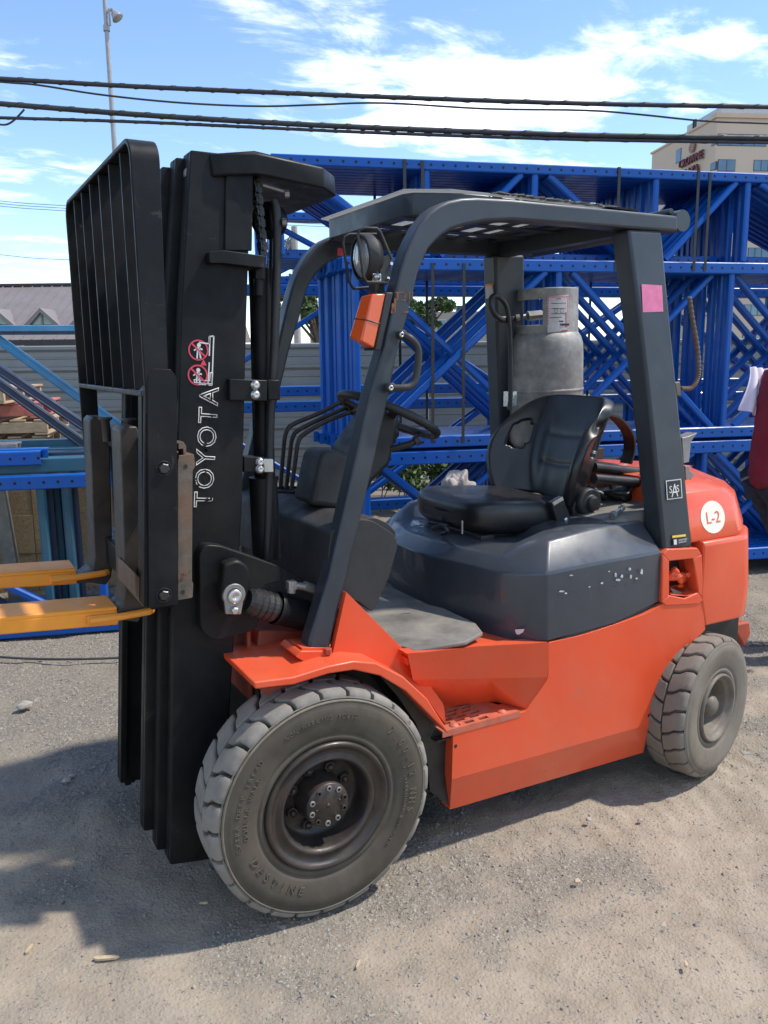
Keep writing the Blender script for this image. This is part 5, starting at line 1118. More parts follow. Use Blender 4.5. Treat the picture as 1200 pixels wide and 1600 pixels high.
# ------------------------------------------------------------------ sheet-metal fence
GALV = mat('galvanised_sheet', (.20,.218,.222), .5, metal=.25, var=.12, vs=1.5, bump=.05, dust=.35, dcol=(.24,.235,.22), wear=.3, wcol=(.2,.17,.14), wscale=3, obj=False)
fe = thing('metal_fence', 'grey metal fence of broad horizontal ribbed sheets behind the blue frames', 'fence', (4,7.6,0))
fa_ = at(0,541,d=9.6); fdir = V(math.cos(math.radians(-26)), math.sin(math.radians(-26)), 0); fn_ = V(-fdir.y, fdir.x, 0); fa_.z = 0
FH = at(0,541,d=9.6).z; pit = .238
FP = lambda s, o, z: fa_+fdir*s+fn_*o+V(0,0,z)
NB = 7
for i in range(4):
    s0 = -9+i*7.0; s1 = s0+6.99
    for k in range(NB):
        zt_ = FH-k*pit; b = MB(); prof = [(0,zt_),(-.035,zt_-.012),(-.035,zt_-.045),(.0,zt_-.075),(.0,zt_-.13),(-.010,zt_-.138),(-.010,zt_-.15),(0,zt_-.158),(0,max(.02,zt_-pit+.0005))]
        A = [FP(s0,o,z) for o, z in prof]; B = [FP(s1,o,z) for o, z in prof]; b.strip(A, B); b.strip([p+fn_*.004 for p in B], [p+fn_*.004 for p in A]); b.build('sheet', GALV, fe)
for i in range(10):
    b = MB(); b.bar(FP(-8.8+i*3,.06,0), FP(-8.8+i*3,.06,FH+.01), .08, .08, up=fdir); b.build('fence_post', DULLSTEEL, fe)
# ------------------------------------------------------------------ house roof to the left
hs = thing('house', 'low building with a long brown metal roof and small gabled dormers beyond the fence', 'house', at(50,530,d=31).xy.to_3d())
rd = _r.xy.to_3d().normalized(); rb_ = V(-rd.y, rd.x, 0)
e0 = at(55,532,d=30); r0z = at(55,448,d=34).z
HP = lambda s, o, z: V(e0.x,e0.y,0)+rd*s+rb_*o+V(0,0,z)
ROOF = mat('brown_metal_roof', (.20,.175,.17), .5, var=.08, vs=1, bump=.05, dust=.2, obj=False); ROOFD = mat('roof_edge_dark', (.035,.03,.03), .6, obj=False, bump=0)
WALLH = mat('house_wall', (.30,.26,.22), .8, obj=False)
ze = e0.z; b = MB(); b.prism([HP(-14,.3,0),HP(6,.3,0),HP(6,7,0),HP(-14,7,0)], (0,0,ze)); b.build('wall', WALLH, hs)
b = MB(); b.prism([HP(-14.5,-.3,ze),HP(-14.5,4.2,r0z),HP(-14.5,8.6,ze)], rd*21); rf = b.build('roof', ROOF, hs)
for k in range(52):
    s = -14.4+k*.4; b = MB(); b.bar(HP(s,-.32,ze+.02), HP(s,4.2,r0z+.02), .03, .05, up=V(0,0,1)); b.build('roof_seam', ROOF, rf)
b = MB(); b.prism([HP(-14.5,-.33,ze-.18),HP(6.5,-.33,ze-.18),HP(6.5,-.33,ze+.02),HP(-14.5,-.33,ze+.02)], rb_*.1); b.bar(HP(-14.5,4.2,r0z+.05), HP(6.5,4.2,r0z+.05), .2, .1); b.build('eave', ROOFD, rf)
for k, pxc in enumerate((5, 75, -70, 145)):
    c = at(pxc,487,d=31.2); s = (c-e0).dot(rd); za = c.z; zb_ = at(pxc,508,d=31.2).z; hw = (50/2)/FPX*31.2
    o0 = -.3+(4.5)*(zb_-ze)/(r0z-ze)-.05; o1 = -.3+4.5*(za-ze)/(r0z-ze)+.4
    b = MB(); b.prism([HP(s-hw,o0,zb_),HP(s+hw,o0,zb_),HP(s,o0,za)], rb_*.02); dm = b.build('dormer', mat('dormer_glass', (.25,.36,.34), .1, var=.1, bump=0, obj=False) if 'dormer_glass' not in MATS else MATS['dormer_glass'], rf)
    b = MB()
    for sg in (-1, 1): b.prism([HP(s+sg*(hw+.12),o0-.15,zb_-.08),HP(s,o0-.15,za+.10),HP(s,o0-.15,za-.06),HP(s+sg*(hw-.1),o0-.15,zb_-.08)], rb_*(o1-o0+.2))
    b.bar(HP(s,o0-.03,zb_), HP(s,o0-.03,za-.05), .06, .06, up=rb_); b.build('dormer_roof', ROOF, rf)
# ------------------------------------------------------------------ hotel
ht_ = thing('hotel', 'tan hotel tower with dark red sign letters and blue window bands', 'hotel', at(1150,540,d=100).xy.to_3d())
K = at(1121,184,d=100); Lf = at(1019,241,z=K.z); 
ld = (Lf-K).xy.to_3d(); LL = ld.length; ld.normalize(); rdh = V(ld.y,-ld.x,0); rdh = rdh if rdh.dot(_r) > 0 else -rdh
Kz = K.z; KB = V(K.x,K.y,0)
TAN = mat('tan_stucco', (.54,.44,.35), .85, var=.05, vs=.15, bump=0, obj=False); TAN2 = mat('pale_stucco_band', (.55,.42,.31), .85, var=.05, vs=.15, bump=0, obj=False)
GLASS = mat('blue_window_glass', (.10,.17,.24), .06, var=.2, vs=.2, bump=0, obj=False, metal=.35); FRAMEM = mat('window_frame_dark', (.03,.035,.045), .5, bump=0, obj=False)
HB = lambda a, c, z: KB+ld*a+rdh*c+V(0,0,z)
b = MB(); b.prism([HB(0,0,0),HB(LL,0,0),HB(LL,30,0),HB(0,30,0)], (0,0,Kz)); hw_ = b.build('wall', TAN, ht_)
b = MB(); b.prism([HB(-.3,-.3,Kz+.002),HB(-.3,30,Kz+.002),HB(.8,30,Kz+.002),HB(.8,-.3,Kz+.002)], (0,0,.5)); b.prism([HB(.81,-.2,Kz+.002),HB(LL+.2,-.2,Kz+.002),HB(LL+.2,.3,Kz+.002),HB(.81,.3,Kz+.002)], (0,0,.25)); b.build('parapet', TAN2, ht_)
b = MB(); b.prism([HB(3,2,Kz+.002),HB(12,2,Kz+.002),HB(12,12,Kz+.002),HB(3,12,Kz+.002)], (0,0,2.2)); b.build('roof_house', mat('roof_plant_grey', (.42,.45,.47), .5, bump=0, obj=False), ht_)
def on_face(px, py, face):
    k = ray(px,py); n = rdh if face == 'L' else ld; t = (KB-CAM).dot(n)/k.dot(n); P = CAM+k*t; q = P-KB; return (q.dot(ld) if face == 'L' else q.dot(rdh)), P.z
def hwin(face, c0, c1, z0, z1, nm=2):
    def pt(c, z, o): return HB(c,-o,z) if face == 'L' else HB(-o,c,z)
    b = MB(); off = (rdh if face == 'L' else ld)*.3; b.prism([pt(c0,z0,.06),pt(c1,z0,.06),pt(c1,z1,.06),pt(c0,z1,.06)], off); f = b.build('window', FRAMEM, ht_)
    for k in range(nm):
        a = c0+(c1-c0)*k/nm+.05; d = c0+(c1-c0)*(k+1)/nm-.05; b = MB(); b.prism([pt(a,z0+.06,.075),pt(d,z0+.06,.075),pt(d,z1-.06,.075),pt(a,z1-.06,.075)], off*.05); b.build('pane', GLASS, f)
def winpx(face, x0, x1, y0, y1, nm=2):
    a, z1 = on_face(x0,(y0),face); c, z0 = on_face(x1,(y1),face); c0, c1 = min(a,c), max(a,c); hwin(face, c0, c1, min(z0,z1), max(z0,z1), nm); return c0, c1, z0, z1
winpx('R', 1121.5, 1197, 209, 229, 4); winpx('L', 1119.5, 1112, 212, 229, 1)
c0, c1, z0, z1 = winpx('R', 1122, 1148, 249, 268, 2); winpx('L', 1119.5, 1110, 252, 268, 1); winpx('R', 1178, 1210, 250, 268, 3)
fl_ = 3.45
for k in range(1, 8):
    for (xa, xb, n) in ((1122,1148,2),(1178,1210,3),(1240,1266,2)):
        a, _ = on_face(xa,250,'R'); c, _ = on_face(xb,250,'R'); hwin('R', a, c, z0-k*fl_, z1-k*fl_, n)
    a, _ = on_face(1119,260,'L'); c, _ = on_face(1108,260,'L'); hwin('L', min(a,c), max(a,c), z0-k*fl_, z1-k*fl_, 1)
for k in range(0, 6):
    a, zz1 = on_face(1057,234,'L'); c, zz0 = on_face(1064,252,'L'); hwin('L', min(a,c), max(a,c), zz0-k*fl_, zz1-k*fl_-.1, 1)
MAROON = mat('sign_maroon', (.13,.025,.03), .5, var=.05, bump=0, obj=False)
def face_pt(px, py): a, z = on_face(px,py,'L'); return HB(a,-.25,z)
p = face_pt(1066,262.5); q = face_pt(1101,247)
sl_ = V(0,0,0); xd_ = -ld
text_mesh('CROWNE', 1.0, 'sign_letters', MAROON, ht_, HB(on_face(1066,262,'L')[0],-.3,on_face(1101,248,'L')[1]), xd_, -rdh, depth=.15)
sg = [o for o in COL.objects if o.name.startswith('sign_letters')][-1]
def fit_text(o, px0, px1, zlo, zhi):
    me = o.data; a0 = on_face(px0,250,'L')[0]; a1 = on_face(px1,250,'L')[0]; o0 = ORIG[ht_.name]
    cs = [(v.co+o0-KB).dot(ld) for v in me.vertices]; zs = [v.co.z for v in me.vertices]; c0, c1 = max(cs), min(cs); z0, z1 = min(zs), max(zs)
    for v in me.vertices:
        c = (v.co+o0-KB).dot(ld); d = a0+(a1-a0)*(c-c0)/(c1-c0)-c; v.co += ld*d; v.co.z = zlo+(zhi-zlo)*(v.co.z-z0)/(z1-z0)-o0.z
zc0 = on_face(1067,263,'L')[1]; zc1 = on_face(1067,251,'L')[1]
fit_text(sg, 1065.5, 1101.5, zc0, zc1)
text_mesh('PLAZA', 1.0, 'sign_letters', MAROON, ht_, HB(0,-.3,0), xd_, -rdh, depth=.15)
sg2 = [o for o in COL.objects if o.name.startswith('sign_letters')][-1]; fit_text(sg2, 1071, 1096, zc0-1.45*(zc1-zc0), zc0-.45*(zc1-zc0))
a, z = on_face(1084,230,'L'); b = MB(); cc = HB(a,-.28,z); b.disc(cc, -rdh, (at(1084,222,d=100)-at(1084,239,d=100)).length*.62, 28, ref=ld, ry=.66); em = b.build('emblem', mat('emblem_red', (.22,.06,.06), .5, bump=0, obj=False), ht_)
b = MB()
for k in range(4): 
    P_ = [cc-rdh*.02+ld*(-.55+.18*j)*.9+V(0,0,-.35+.22*k+.12*math.sin(j*1.2+k)) for j in range(7)]; b.tube(P_, .04, 4)
b.build('emblem_swirl', TAN2, em)
b = MB(); 
for (x_, y_) in ((1077,206),(1080,208)): a, z = on_face(x_,y_+5,'L'); b.bar(HB(a,.5,Kz), HB(a,.5,Kz+1.6), .2, .2, up=ld)
b.build('roof_antenna', FRAMEM, ht_)
# low grey building with a flat roof further back
gb = thing('grey_building', 'low flat roofed grey building seen through the frames below the roof of the forklift', 'building', at(620,540,d=48).xy.to_3d())
g0 = at(484,506,d=46); g1 = at(830,486,d=52); 
GREYW = mat('grey_render', (.32,.285,.25), .85, var=.08, vs=.2, bump=0, obj=False)
gd_ = V(1,0,0)*rd.x+V(0,1,0)*rd.y; GP = lambda s, o, z: V(g0.x,g0.y,0)+rd*s+rb_*o+V(0,0,z)
gz = at(700,487,d=46).z
b = MB(); b.prism([GP(0,0,0),GP(6.2,0,0),GP(6.2,10,0),GP(0,10,0)], (0,0,at(500,500,d=46).z)); b.prism([GP(6.21,0,0),GP(14,0,0),GP(14,10,0),GP(6.21,10,0)], (0,0,gz)); b.build('wall', GREYW, gb)
b = MB(); q = at(722,484,d=47); s_ = (q-GP(0,0,0)).dot(rd); b.prism([GP(s_-.35,.6,gz),GP(s_+.35,.6,gz),GP(s_+.35,1.4,gz),GP(s_-.35,1.4,gz)], (0,0,.35)); b.build('roof_unit', FRAMEM, gb)
for sw_ in (7.0,8.1,9.2,10.4,11.8):
    b = MB(); b.prism([GP(sw_,-.04,gz-1.3),GP(sw_+.6,-.04,gz-1.3),GP(sw_+.6,-.04,gz-.4),GP(sw_,-.04,gz-.4)], rb_*.2); f = b.build('window', TAN2, gb); b = MB(); b.prism([GP(sw_+.06,-.05,gz-1.24),GP(sw_+.54,-.05,gz-1.24),GP(sw_+.54,-.05,gz-.46),GP(sw_+.06,-.05,gz-.46)], rb_*.02); b.build('pane', GLASS, f)
# ------------------------------------------------------------------ street lamp, utility pole, cables
POLEM = mat('pole_grey', (.33,.33,.33), .5, metal=.3, bump=0, obj=False)
lt = at(164,8,d=25); lb_ = V(lt.x,lt.y,0)
lm = thing('street_lamp', 'tall thin grey lamp pole with one small floodlight at its top', 'street lamp', lb_)
b = MB(); b.tube([lb_,V(lt.x,lt.y,6),V(lt.x,lt.y,lt.z+.6)], [.11,.085,.06], 12); b.box(lb_-V(.2,.2,0),lb_+V(.2,.2,.04)); b.build('pole', POLEM, lm)
p = at(166,42,d=25); b = MB(); b.lathe([(-.08,.10),(.08,.10)], V(lt.x,lt.y,p.z), (0,0,1), 10); b.bar(V(lt.x,lt.y,at(166,20,d=25).z), at(176,14,d=25), .04, .06); b.bar(at(170,14,d=25),at(172,40,d=25),.05,.05,up=_r); b.build('lamp_arm', POLEM, lm)
b = MB(); hc_ = at(181,24,d=25); b.lathe([(-.16,.03),(-.10,.10),(.05,.16),(.10,.19),(.10,0)], hc_, V(.45,-.3,-.75), 14); b.build('lamp_head', POLEM, lm)
up0 = at(462,430,d=20); ub_ = V(up0.x,up0.y,0); zt3 = at(461,356,d=20).z
ut = thing('utility_pole', 'grey utility pole with a tangle of wires in a small lattice, between mast and roof', 'utility pole', ub_)
b = MB(); b.tube([ub_,V(up0.x,up0.y,zt3)], [.10,.075], 12); b.build('pole', mat('pole_wood_grey', (.36,.33,.30), .85, bump=.2, obj=False), ut)
b = MB(); r = random.Random(5)
L0 = [at(x,y,d=20) for x,y in ((443,386),(443,398),(462,358),(462,398))]
for (a, c) in (((441,404),(461,358)),((441,398),(461,398)),((441,390),(461,392)),((446,402),(450,372)),((452,402),(455,364)),((441,380),(461,372)),((441,374),(461,384)),((441,398),(454,366)),((448,398),(460,380))): b.tube([at(a[0],a[1],d=19.9),at(c[0],c[1],d=19.9)], .018, 5)
for k in range(6): b.tube(smooth_path([at(442+r.uniform(-3,3),372+4*k,d=19.85),at(448+r.uniform(-2,3),382+r.uniform(-8,8),d=19.85),at(454,388+r.uniform(-9,5),d=19.85),at(460,366+4*k,d=19.85)],4), .012, 5)
b.build('wire_lattice', DULLSTEEL, ut)
def cable(P, r, lab, dd=9.2, n=5, tex=True, ext=True, twist=False):
    Q = [at(x,y,d=dd) for x, y in P]
    if ext:
        d0 = (Q[0]-Q[1]).normalized(); d1 = (Q[-1]-Q[-2]).normalized(); Q = [Q[0]+d0*1.6*k for k in range(9,0,-1)]+Q+[Q[-1]+d1*1.6*k for k in range(1,10)]
    S_ = smooth_path(Q, n); b = MB(); b.tube(S_, r, 8)
    if twist:
        # second strand wound round the first
        tot = 0; W_ = []; prev = S_[0]; F_ = []
        for i in range(len(S_)-1):
            for j in range(14): F_.append(S_[i].lerp(S_[i+1], j/14))
        for i, p_ in enumerate(F_[::2]):
            W_.append(p_+V(0,0,1)*math.cos(i*.9)*r*.75+_f*math.sin(i*.9)*r*.75)
        b.tube(W_, r*.42, 5)
    o = b.build('overhead_cable', CABLE, None); rebase(o); tag(o, lab, 'cable', 'overhead cables'); return o
cable([(0,123),(200,134.5),(400,143.5),(600,151.5),(900,161.5),(1200,167)], .026, 'thick overhead cable, uppermost of the four across the sky', twist=True)
cable([(0,128),(60,133),(150,147),(250,158),(340,164),(420,166),(500,163.5),(600,161),(760,170),(915,172.5),(1000,179),(1100,189),(1200,193)], .011, 'thin slack cable drooping just under the uppermost overhead cable')
cable([(0,162),(200,178),(400,190.5),(600,200.5),(900,211),(1200,216)], .030, 'thickest overhead cable, second of the thick ones from the top', twist=True)
cable([(0,184),(200,190),(400,199),(600,208),(900,218),(1200,223)], .018, 'lowest overhead cable, close under the thickest one', twist=True)
cable([(-8,190),(0,194.5),(12,194),(24,186),(38,171)], .011, 'short hanging cable loop at the left edge of the sky', ext=False)
for (y0, y1, lab) in ((314,332,'upper faint far wire at the left'),(318,336,'middle faint far wire at the left'),(322,340,'lower faint far wire at the left'),(398,404,'single faint far wire low at the left')): cable([(-200,y0-22),(0,y0),(110,y0+8),(500,y1+14),(900,y1+22)], .013, lab, dd=42, ext=False)
# lashing rings
b = MB()
# ------------------------------------------------------------------ trees, shrub
LEAF = mat('leaf_green', (.060,.105,.028), .6, var=.4, vs=3, bump=0, rand=0, obj=False); LEAF.node_tree.nodes['Principled BSDF'].inputs['Subsurface Weight'].default_value = 0
BARK = mat('bark', (.12,.09,.065), .9, var=.3, vs=10, bump=.5, obj=False)
def leaves(name, centres, n, size, par, m=LEAF, seed=1):
    r = np.random.default_rng(seed); k = len(centres); w_ = np.array([c[1]**2 for c in centres]); idx = r.choice(k, n, p=w_/w_.sum())
    C_ = np.array([list(c[0]) for c in centres])[idx]; Rr = np.array([c[1] for c in centres])[idx]
    d = r.normal(size=(n,3)); d /= np.linalg.norm(d, axis=1)[:,None]; P_ = C_+d*(Rr*r.uniform(.25,1.05,n)**.6)[:,None]*np.array([1,1,.8])
    a = r.normal(size=(n,3)); a /= np.linalg.norm(a, axis=1)[:,None]; q = np.cross(a, r.normal(size=(n,3))); q /= np.linalg.norm(q, axis=1)[:,None]
    s = size*r.uniform(.6,1.4,n)[:,None]; vs = np.concatenate([P_-a*s, P_+q*s*.42, P_+a*s, P_-q*s*.42], 1).reshape(-1,3)
    o0 = np.array(ORIG[par.name]); me = bpy.data.meshes.new(name); me.vertices.add(len(vs)); me.vertices.foreach_set('co', (vs-o0).ravel()); me.loops.add(n*4); me.polygons.add(n)
    me.loops.foreach_set('vertex_index', np.arange(n*4)); me.polygons.foreach_set('loop_start', np.arange(n)*4); me.polygons.foreach_set('loop_total', np.full(n,4)); me.update(); me.materials.append(m)
    o = bpy.data.objects.new(name, me); COL.objects.link(o); o.parent = par; o['kind'] = 'stuff'; return o
def tree(px, py, d, rad, lab, seed, sc=1):
    c = at(px,py,d=d); base = V(c.x,c.y,0); t = thing('tree', lab, 'tree', base); r = random.Random(seed)
    b = MB(); b.tube(smooth_path([base, base+V(.1,0,c.z*.4), V(c.x+.15,c.y,c.z*.75), c+V(0,0,rad*.5)],4), [.2*sc*(1-.8*i/12) for i in range(13)], 8)
    cl = []
    for k in range(34):
        dvec = V(r.gauss(0,1),r.gauss(0,1),r.gauss(.1,.7)).normalized()*rad*r.uniform(.4,1.5); dvec.z *= .7; p = c+dvec; cl.append((p, rad*r.uniform(.12,.34)))
        st = base.lerp(c, r.uniform(.55,.95)); b.tube(smooth_path([st, st.lerp(p,.5)+V(0,0,.15), p],3), [.05*sc*(1-.12*i) for i in range(7)], 5)
    b.build('trunk', BARK, t); leaves('crown', cl, 5200, .075*sc, t, seed=seed)
tree(500, 478, 22, .95, 'loose crowned green tree left of the stacked frames, behind the utility pole', 3)
tree(655, 492, 26, .75, 'small green tree showing through the blue diagonals beside the grey building', 8)
sh = thing('shrub', 'leafy green shrub growing at the foot of the fence behind the lowest bundle', 'shrub', at(720,760,v=3.3).xy.to_3d())
cl = []; r = random.Random(4)
for k in range(26):
    p = at(r.uniform(600,800), r.uniform(715,790), v=r.uniform(3.0,3.7)); 
    if p.z > .1: cl.append((p, r.uniform(.12,.2)))
b = MB()
for p, q in cl: b.tube([V(p.x,p.y,0)+V(r.uniform(-.1,.1),r.uniform(-.1,.1),0), p], .006, 5)
b.build('stems', BARK, sh); leaves('foliage', cl, 7000, .035, sh, seed=9)
# ------------------------------------------------------------------ the person at the right edge
PX = V(0,0,0); pf = at(1201,900,d=4.35); px_, py_ = pf.x, pf.y
SKIN = mat('skin', (.42,.25,.17), .55, var=.06, bump=.05, obj=False); SHIRT = mat('maroon_cotton', (.17,.010,.026), .9, var=.15, vs=5, bump=.5, bs=400, bd=.001, obj=False)
JEAN = mat('dark_denim', (.018,.022,.034), .9, var=.25, vs=12, bump=.5, bs=500, bd=.001, obj=False, dust=.25, dcol=(.05,.05,.055)); HAIR = mat('dark_hair', (.02,.015,.012), .6, obj=False); SHOE = mat('shoe_black', (.02,.02,.02), .6, obj=False)
pr_ = thing('person', 'person in a maroon shirt and dark jeans with a white towel over the shoulder', 'person', (px_,py_,0))
fw = V(_r.x,_r.y,0).normalized(); lf = V(-fw.y,fw.x,0)   # walks to the right; lf = left hand = away from the camera
B_ = lambda f, l, z: V(px_,py_,0)+fw*f+lf*l+V(0,0,z)
def skin(name, m, par, nodes, edges, sub=2, root=0):
    me = bpy.data.meshes.new(name); o0 = ORIG[par.name]; me.from_pydata([tuple(n[0]-o0) for n in nodes], edges, []); o = bpy.data.objects.new(name, me); COL.objects.link(o); o.parent = par; me.materials.append(m)
    s = o.modifiers.new('skin', 'SKIN'); s.use_smooth_shade = True
    for i, n in enumerate(nodes):
        v = me.skin_vertices[0].data[i]; v.radius = n[1] if isinstance(n[1], tuple) else (n[1], n[1]); v.use_root = (i == root)
    q = o.modifiers.new('sub', 'SUBSURF'); q.levels = sub; q.render_levels = sub; return o
def poly(*ch): return [(a, b) for c in ch for a, b in zip(c, c[1:])]
N = [(B_(0,0,.95),(.13,.10)),(B_(.01,0,1.12),(.12,.10)),(B_(.02,0,1.30),(.15,.11)),(B_(.03,0,1.43),(.11,.09)),(B_(.05,0,1.53),.055),(B_(.07,0,1.60),.075),(B_(.085,0,1.69),.088),(B_(.08,0,1.765),.055),
     (B_(.02,-.17,1.41),.062),(B_(.10,-.22,1.14),.045),(B_(.30,-.20,1.0),.033),(B_(.36,-.19,.97),.03),
     (B_(.02,.17,1.41),.062),(B_(.02,.21,1.13),.045),(B_(.20,.20,.98),.033),(B_(.25,.19,.95),.03),
     (B_(.02,-.095,.86),.088),(B_(.07,-.10,.50),.058),(B_(.28,-.10,.12),.04),(B_(.40,-.10,.035),.032),
     (B_(.02,.095,.86),.088),(B_(.20,.10,.50),.058),(B_(.62,.10,.12),.04),(B_(.74,.10,.035),.032)]
skin('body', SKIN, pr_, N, poly([0,1,2,3,4,5,6,7],[3,8,9,10,11],[3,12,13,14,15],[0,16,17,18,19],[0,20,21,22,23]))
for (w_, sd) in ((11,-1),(15,1)):
    for k, (a, l) in enumerate(((-.4,.07),(-.13,.085),(.13,.09),(.4,.08),(1.1,.055))):
        p0 = N[w_][0]+fw*.02; d = (fw*math.cos(a)*.6+V(0,0,-.75)+lf*math.sin(a)*.6).normalized(); b = MB(); b.tube([p0, p0+d*l*.55, p0+d*l+fw*-.012*1.0+V(0,0,-.01)], [.0105,.0095,.007], 7); b.build('finger', SKIN, pr_)
T_ = [(B_(-.005,0,.86),(.150,.115)),(B_(-.005,0,.95),(.165,.125)),(B_(.0,0,1.05),(.155,.125)),(B_(.01,0,1.20),(.165,.125)),(B_(.02,0,1.36),(.165,.12)),(B_(.04,0,1.485),(.075,.07)),(B_(.02,-.18,1.42),.082),(B_(.07,-.215,1.22),.075),(B_(.02,.18,1.42),.082),(B_(.02,.215,1.22),.075)]
sh_o = skin('shirt', SHIRT, pr_, T_, poly([0,1,2,3,4,5],[4,6,7],[4,8,9]), sub=4)
tex = bpy.data.textures.new('cloth_folds', 'CLOUDS'); tex.noise_scale = .11; tex.noise_depth = 2
for o_, st in ((sh_o, .035),):
    dm_ = o_.modifiers.new('folds', 'DISPLACE'); dm_.texture = tex; dm_.strength = st; dm_.mid_level = .5; dm_.texture_coords = 'LOCAL'
J_ = [(B_(0,0,1.0),(.145,.115)),(B_(.02,-.095,.84),.105),(B_(.06,-.10,.50),.082),(B_(.27,-.10,.14),.065),(B_(.02,.095,.84),.105),(B_(.19,.10,.50),.082),(B_(.60,.10,.14),.065)]
je_o = skin('jeans', JEAN, pr_, J_, poly([0,1,2,3],[0,4,5,6]), sub=4)
dm_ = je_o.modifiers.new('folds', 'DISPLACE'); dm_.texture = tex; dm_.strength = .03; dm_.mid_level = .5; dm_.texture_coords = 'LOCAL'
for (f, l) in ((.33,-.10),(.68,.10)):
    b = MB(); b.prism([B_(f-.13,l-.045,.0),B_(f+.10,l-.05,.0),B_(f+.16,l-.02,.0),B_(f+.16,l+.02,.0),B_(f+.10,l+.05,0),B_(f-.13,l+.045,0)], (0,0,.075)); b.build('shoe', SHOE, pr_, bevel=.02, seg=3)
hd_ = sgrid(lambda u, v: B_(.075,0,1.70)+V(math.cos(u*2*PI)*math.sin(v*PI*.62)*.098, math.sin(u*2*PI)*math.sin(v*PI*.62)*.098, math.cos(v*PI*.62)*.105), 20, 10, 'hair', HAIR, pr_, sub=1)
b = MB()
for s in (-.033,.033): b.lathe([(-.004,.012),(.004,.010),(.006,0)], B_(.163,s,1.675), fw, 10)
b.build('eyes', WHITE, pr_); b = MB(); b.tube([B_(.165,0,1.68),B_(.188,0,1.645),B_(.168,0,1.637)], [.008,.014,.009], 8); b.build('nose', SKIN, pr_); b = MB(); b.tube([B_(.160,-.022,1.608),B_(.168,0,1.606),B_(.160,.022,1.608)], .005, 6); b.build('mouth', mat('lips', (.30,.12,.10), .5, bump=0, obj=False), pr_)
b = MB()
for s in (-.088,.088): b.lathe([(-.01,.014),(0,.026),(.008,.022),(.01,0)], B_(.065,s,1.655), lf*s, 12)
b.build('ears', SKIN, pr_)
# towel hanging from the shoulder
def towel(u, v):
    s0 = at(1186+26*u, 568+4*u, d=4.28); s1 = at(1157+46*u, 640+14*u, d=4.22)
    p = s0.lerp(s1, v); w_ = .018*math.sin(u*9+v*2)*v+.012*math.sin(u*17+1); return p+_f*w_*1.5+V(0,0,-.01*math.sin(u*PI)*v)+_f*(.10*(1-v)**3)
tw = sgrid(towel, 16, 18, 'towel', mat('white_towel', (.66,.60,.68), .95, var=.05, vs=14, bump=.5, bs=300, obj=False), None, sub=1, thick=.006); rebase(tw); tag(tw, 'white towel hanging off the shoulder of the person at the right edge', 'towel')
# ------------------------------------------------------------------ ground
def vnoise(x, y, sc, seed):
    r = np.random.default_rng(seed); T = r.uniform(-1,1,(256,256)); X = x/sc; Y = y/sc; xi = np.floor(X).astype(int); yi = np.floor(Y).astype(int); fx = X-xi; fy = Y-yi; fx = fx*fx*(3-2*fx); fy = fy*fy*(3-2*fy)
    g = lambda i, j: T[(xi+i) % 256, (yi+j) % 256]
    return (g(0,0)*(1-fx)+g(1,0)*fx)*(1-fy)+(g(0,1)*(1-fx)+g(1,1)*fx)*fy
def ground_h(x, y):
    h = .012*vnoise(x,y,1.3,1)+.008*vnoise(x+.7*y,y,.45,2)+.005*vnoise(x,y-.4*x,.16,3)+.0022*vnoise(x,y,.06,4)+.0012*vnoise(x,y,.028,5)
    h = h*1.5
    near = np.minimum(1, np.minimum(np.hypot(x,y-.1), np.hypot(x-1.6,y-.1))/.55)
    # keep the tyre contact and the far yard level
    h = h*(.35+.65*near)-.004
    # tyre tracks of old passes
    for (x0,y0,ang,wd) in ((1.15,-.02,-.06,.17),(2.05,-.10,-.30,.16),(1.0,-.95,.25,.2),(-.3,-.7,.1,.18)):
        c, s = math.cos(ang), math.sin(ang); a = (x-x0)*c+(y-y0)*s; q = -(x-x0)*s+(y-y0)*c
        m = np.clip(1-np.abs(q)/wd,0,1)**.5*np.clip(1.6-np.abs(a),0,1); blocks = (np.sin(a*2*PI/.085+np.abs(q)*22) > 0.1)*.004-.002
        h = h+m*blocks
    return h
def grit(x, y):
    d = .55*vnoise(x,y,.75,21)+.45*vnoise(x+.3*y,y,.27,22)+.25*vnoise(x,y,.10,23)+np.clip((y-.6)*.5,0,.55)
    t = np.clip((d+.20)/.55,0,1); return t*t*(3-2*t)
xs = np.concatenate([-np.geomspace(400,2.4,70), np.arange(-2.35,-1.45,.04), np.arange(-1.42,3.2,.0135), np.arange(3.23,4.6,.04), np.geomspace(4.65,500,80)]); ys = np.concatenate([-np.geomspace(300,2.2,50), np.arange(-2.15,-1.45,.05), np.arange(-1.42,1.2,.0135), np.arange(1.22,4.6,.03), np.geomspace(4.65,900,80)])
X, Y = np.meshgrid(xs, ys); H = ground_h(X, Y); H *= np.clip(14/np.maximum(1,np.hypot(X,Y)),0,1)
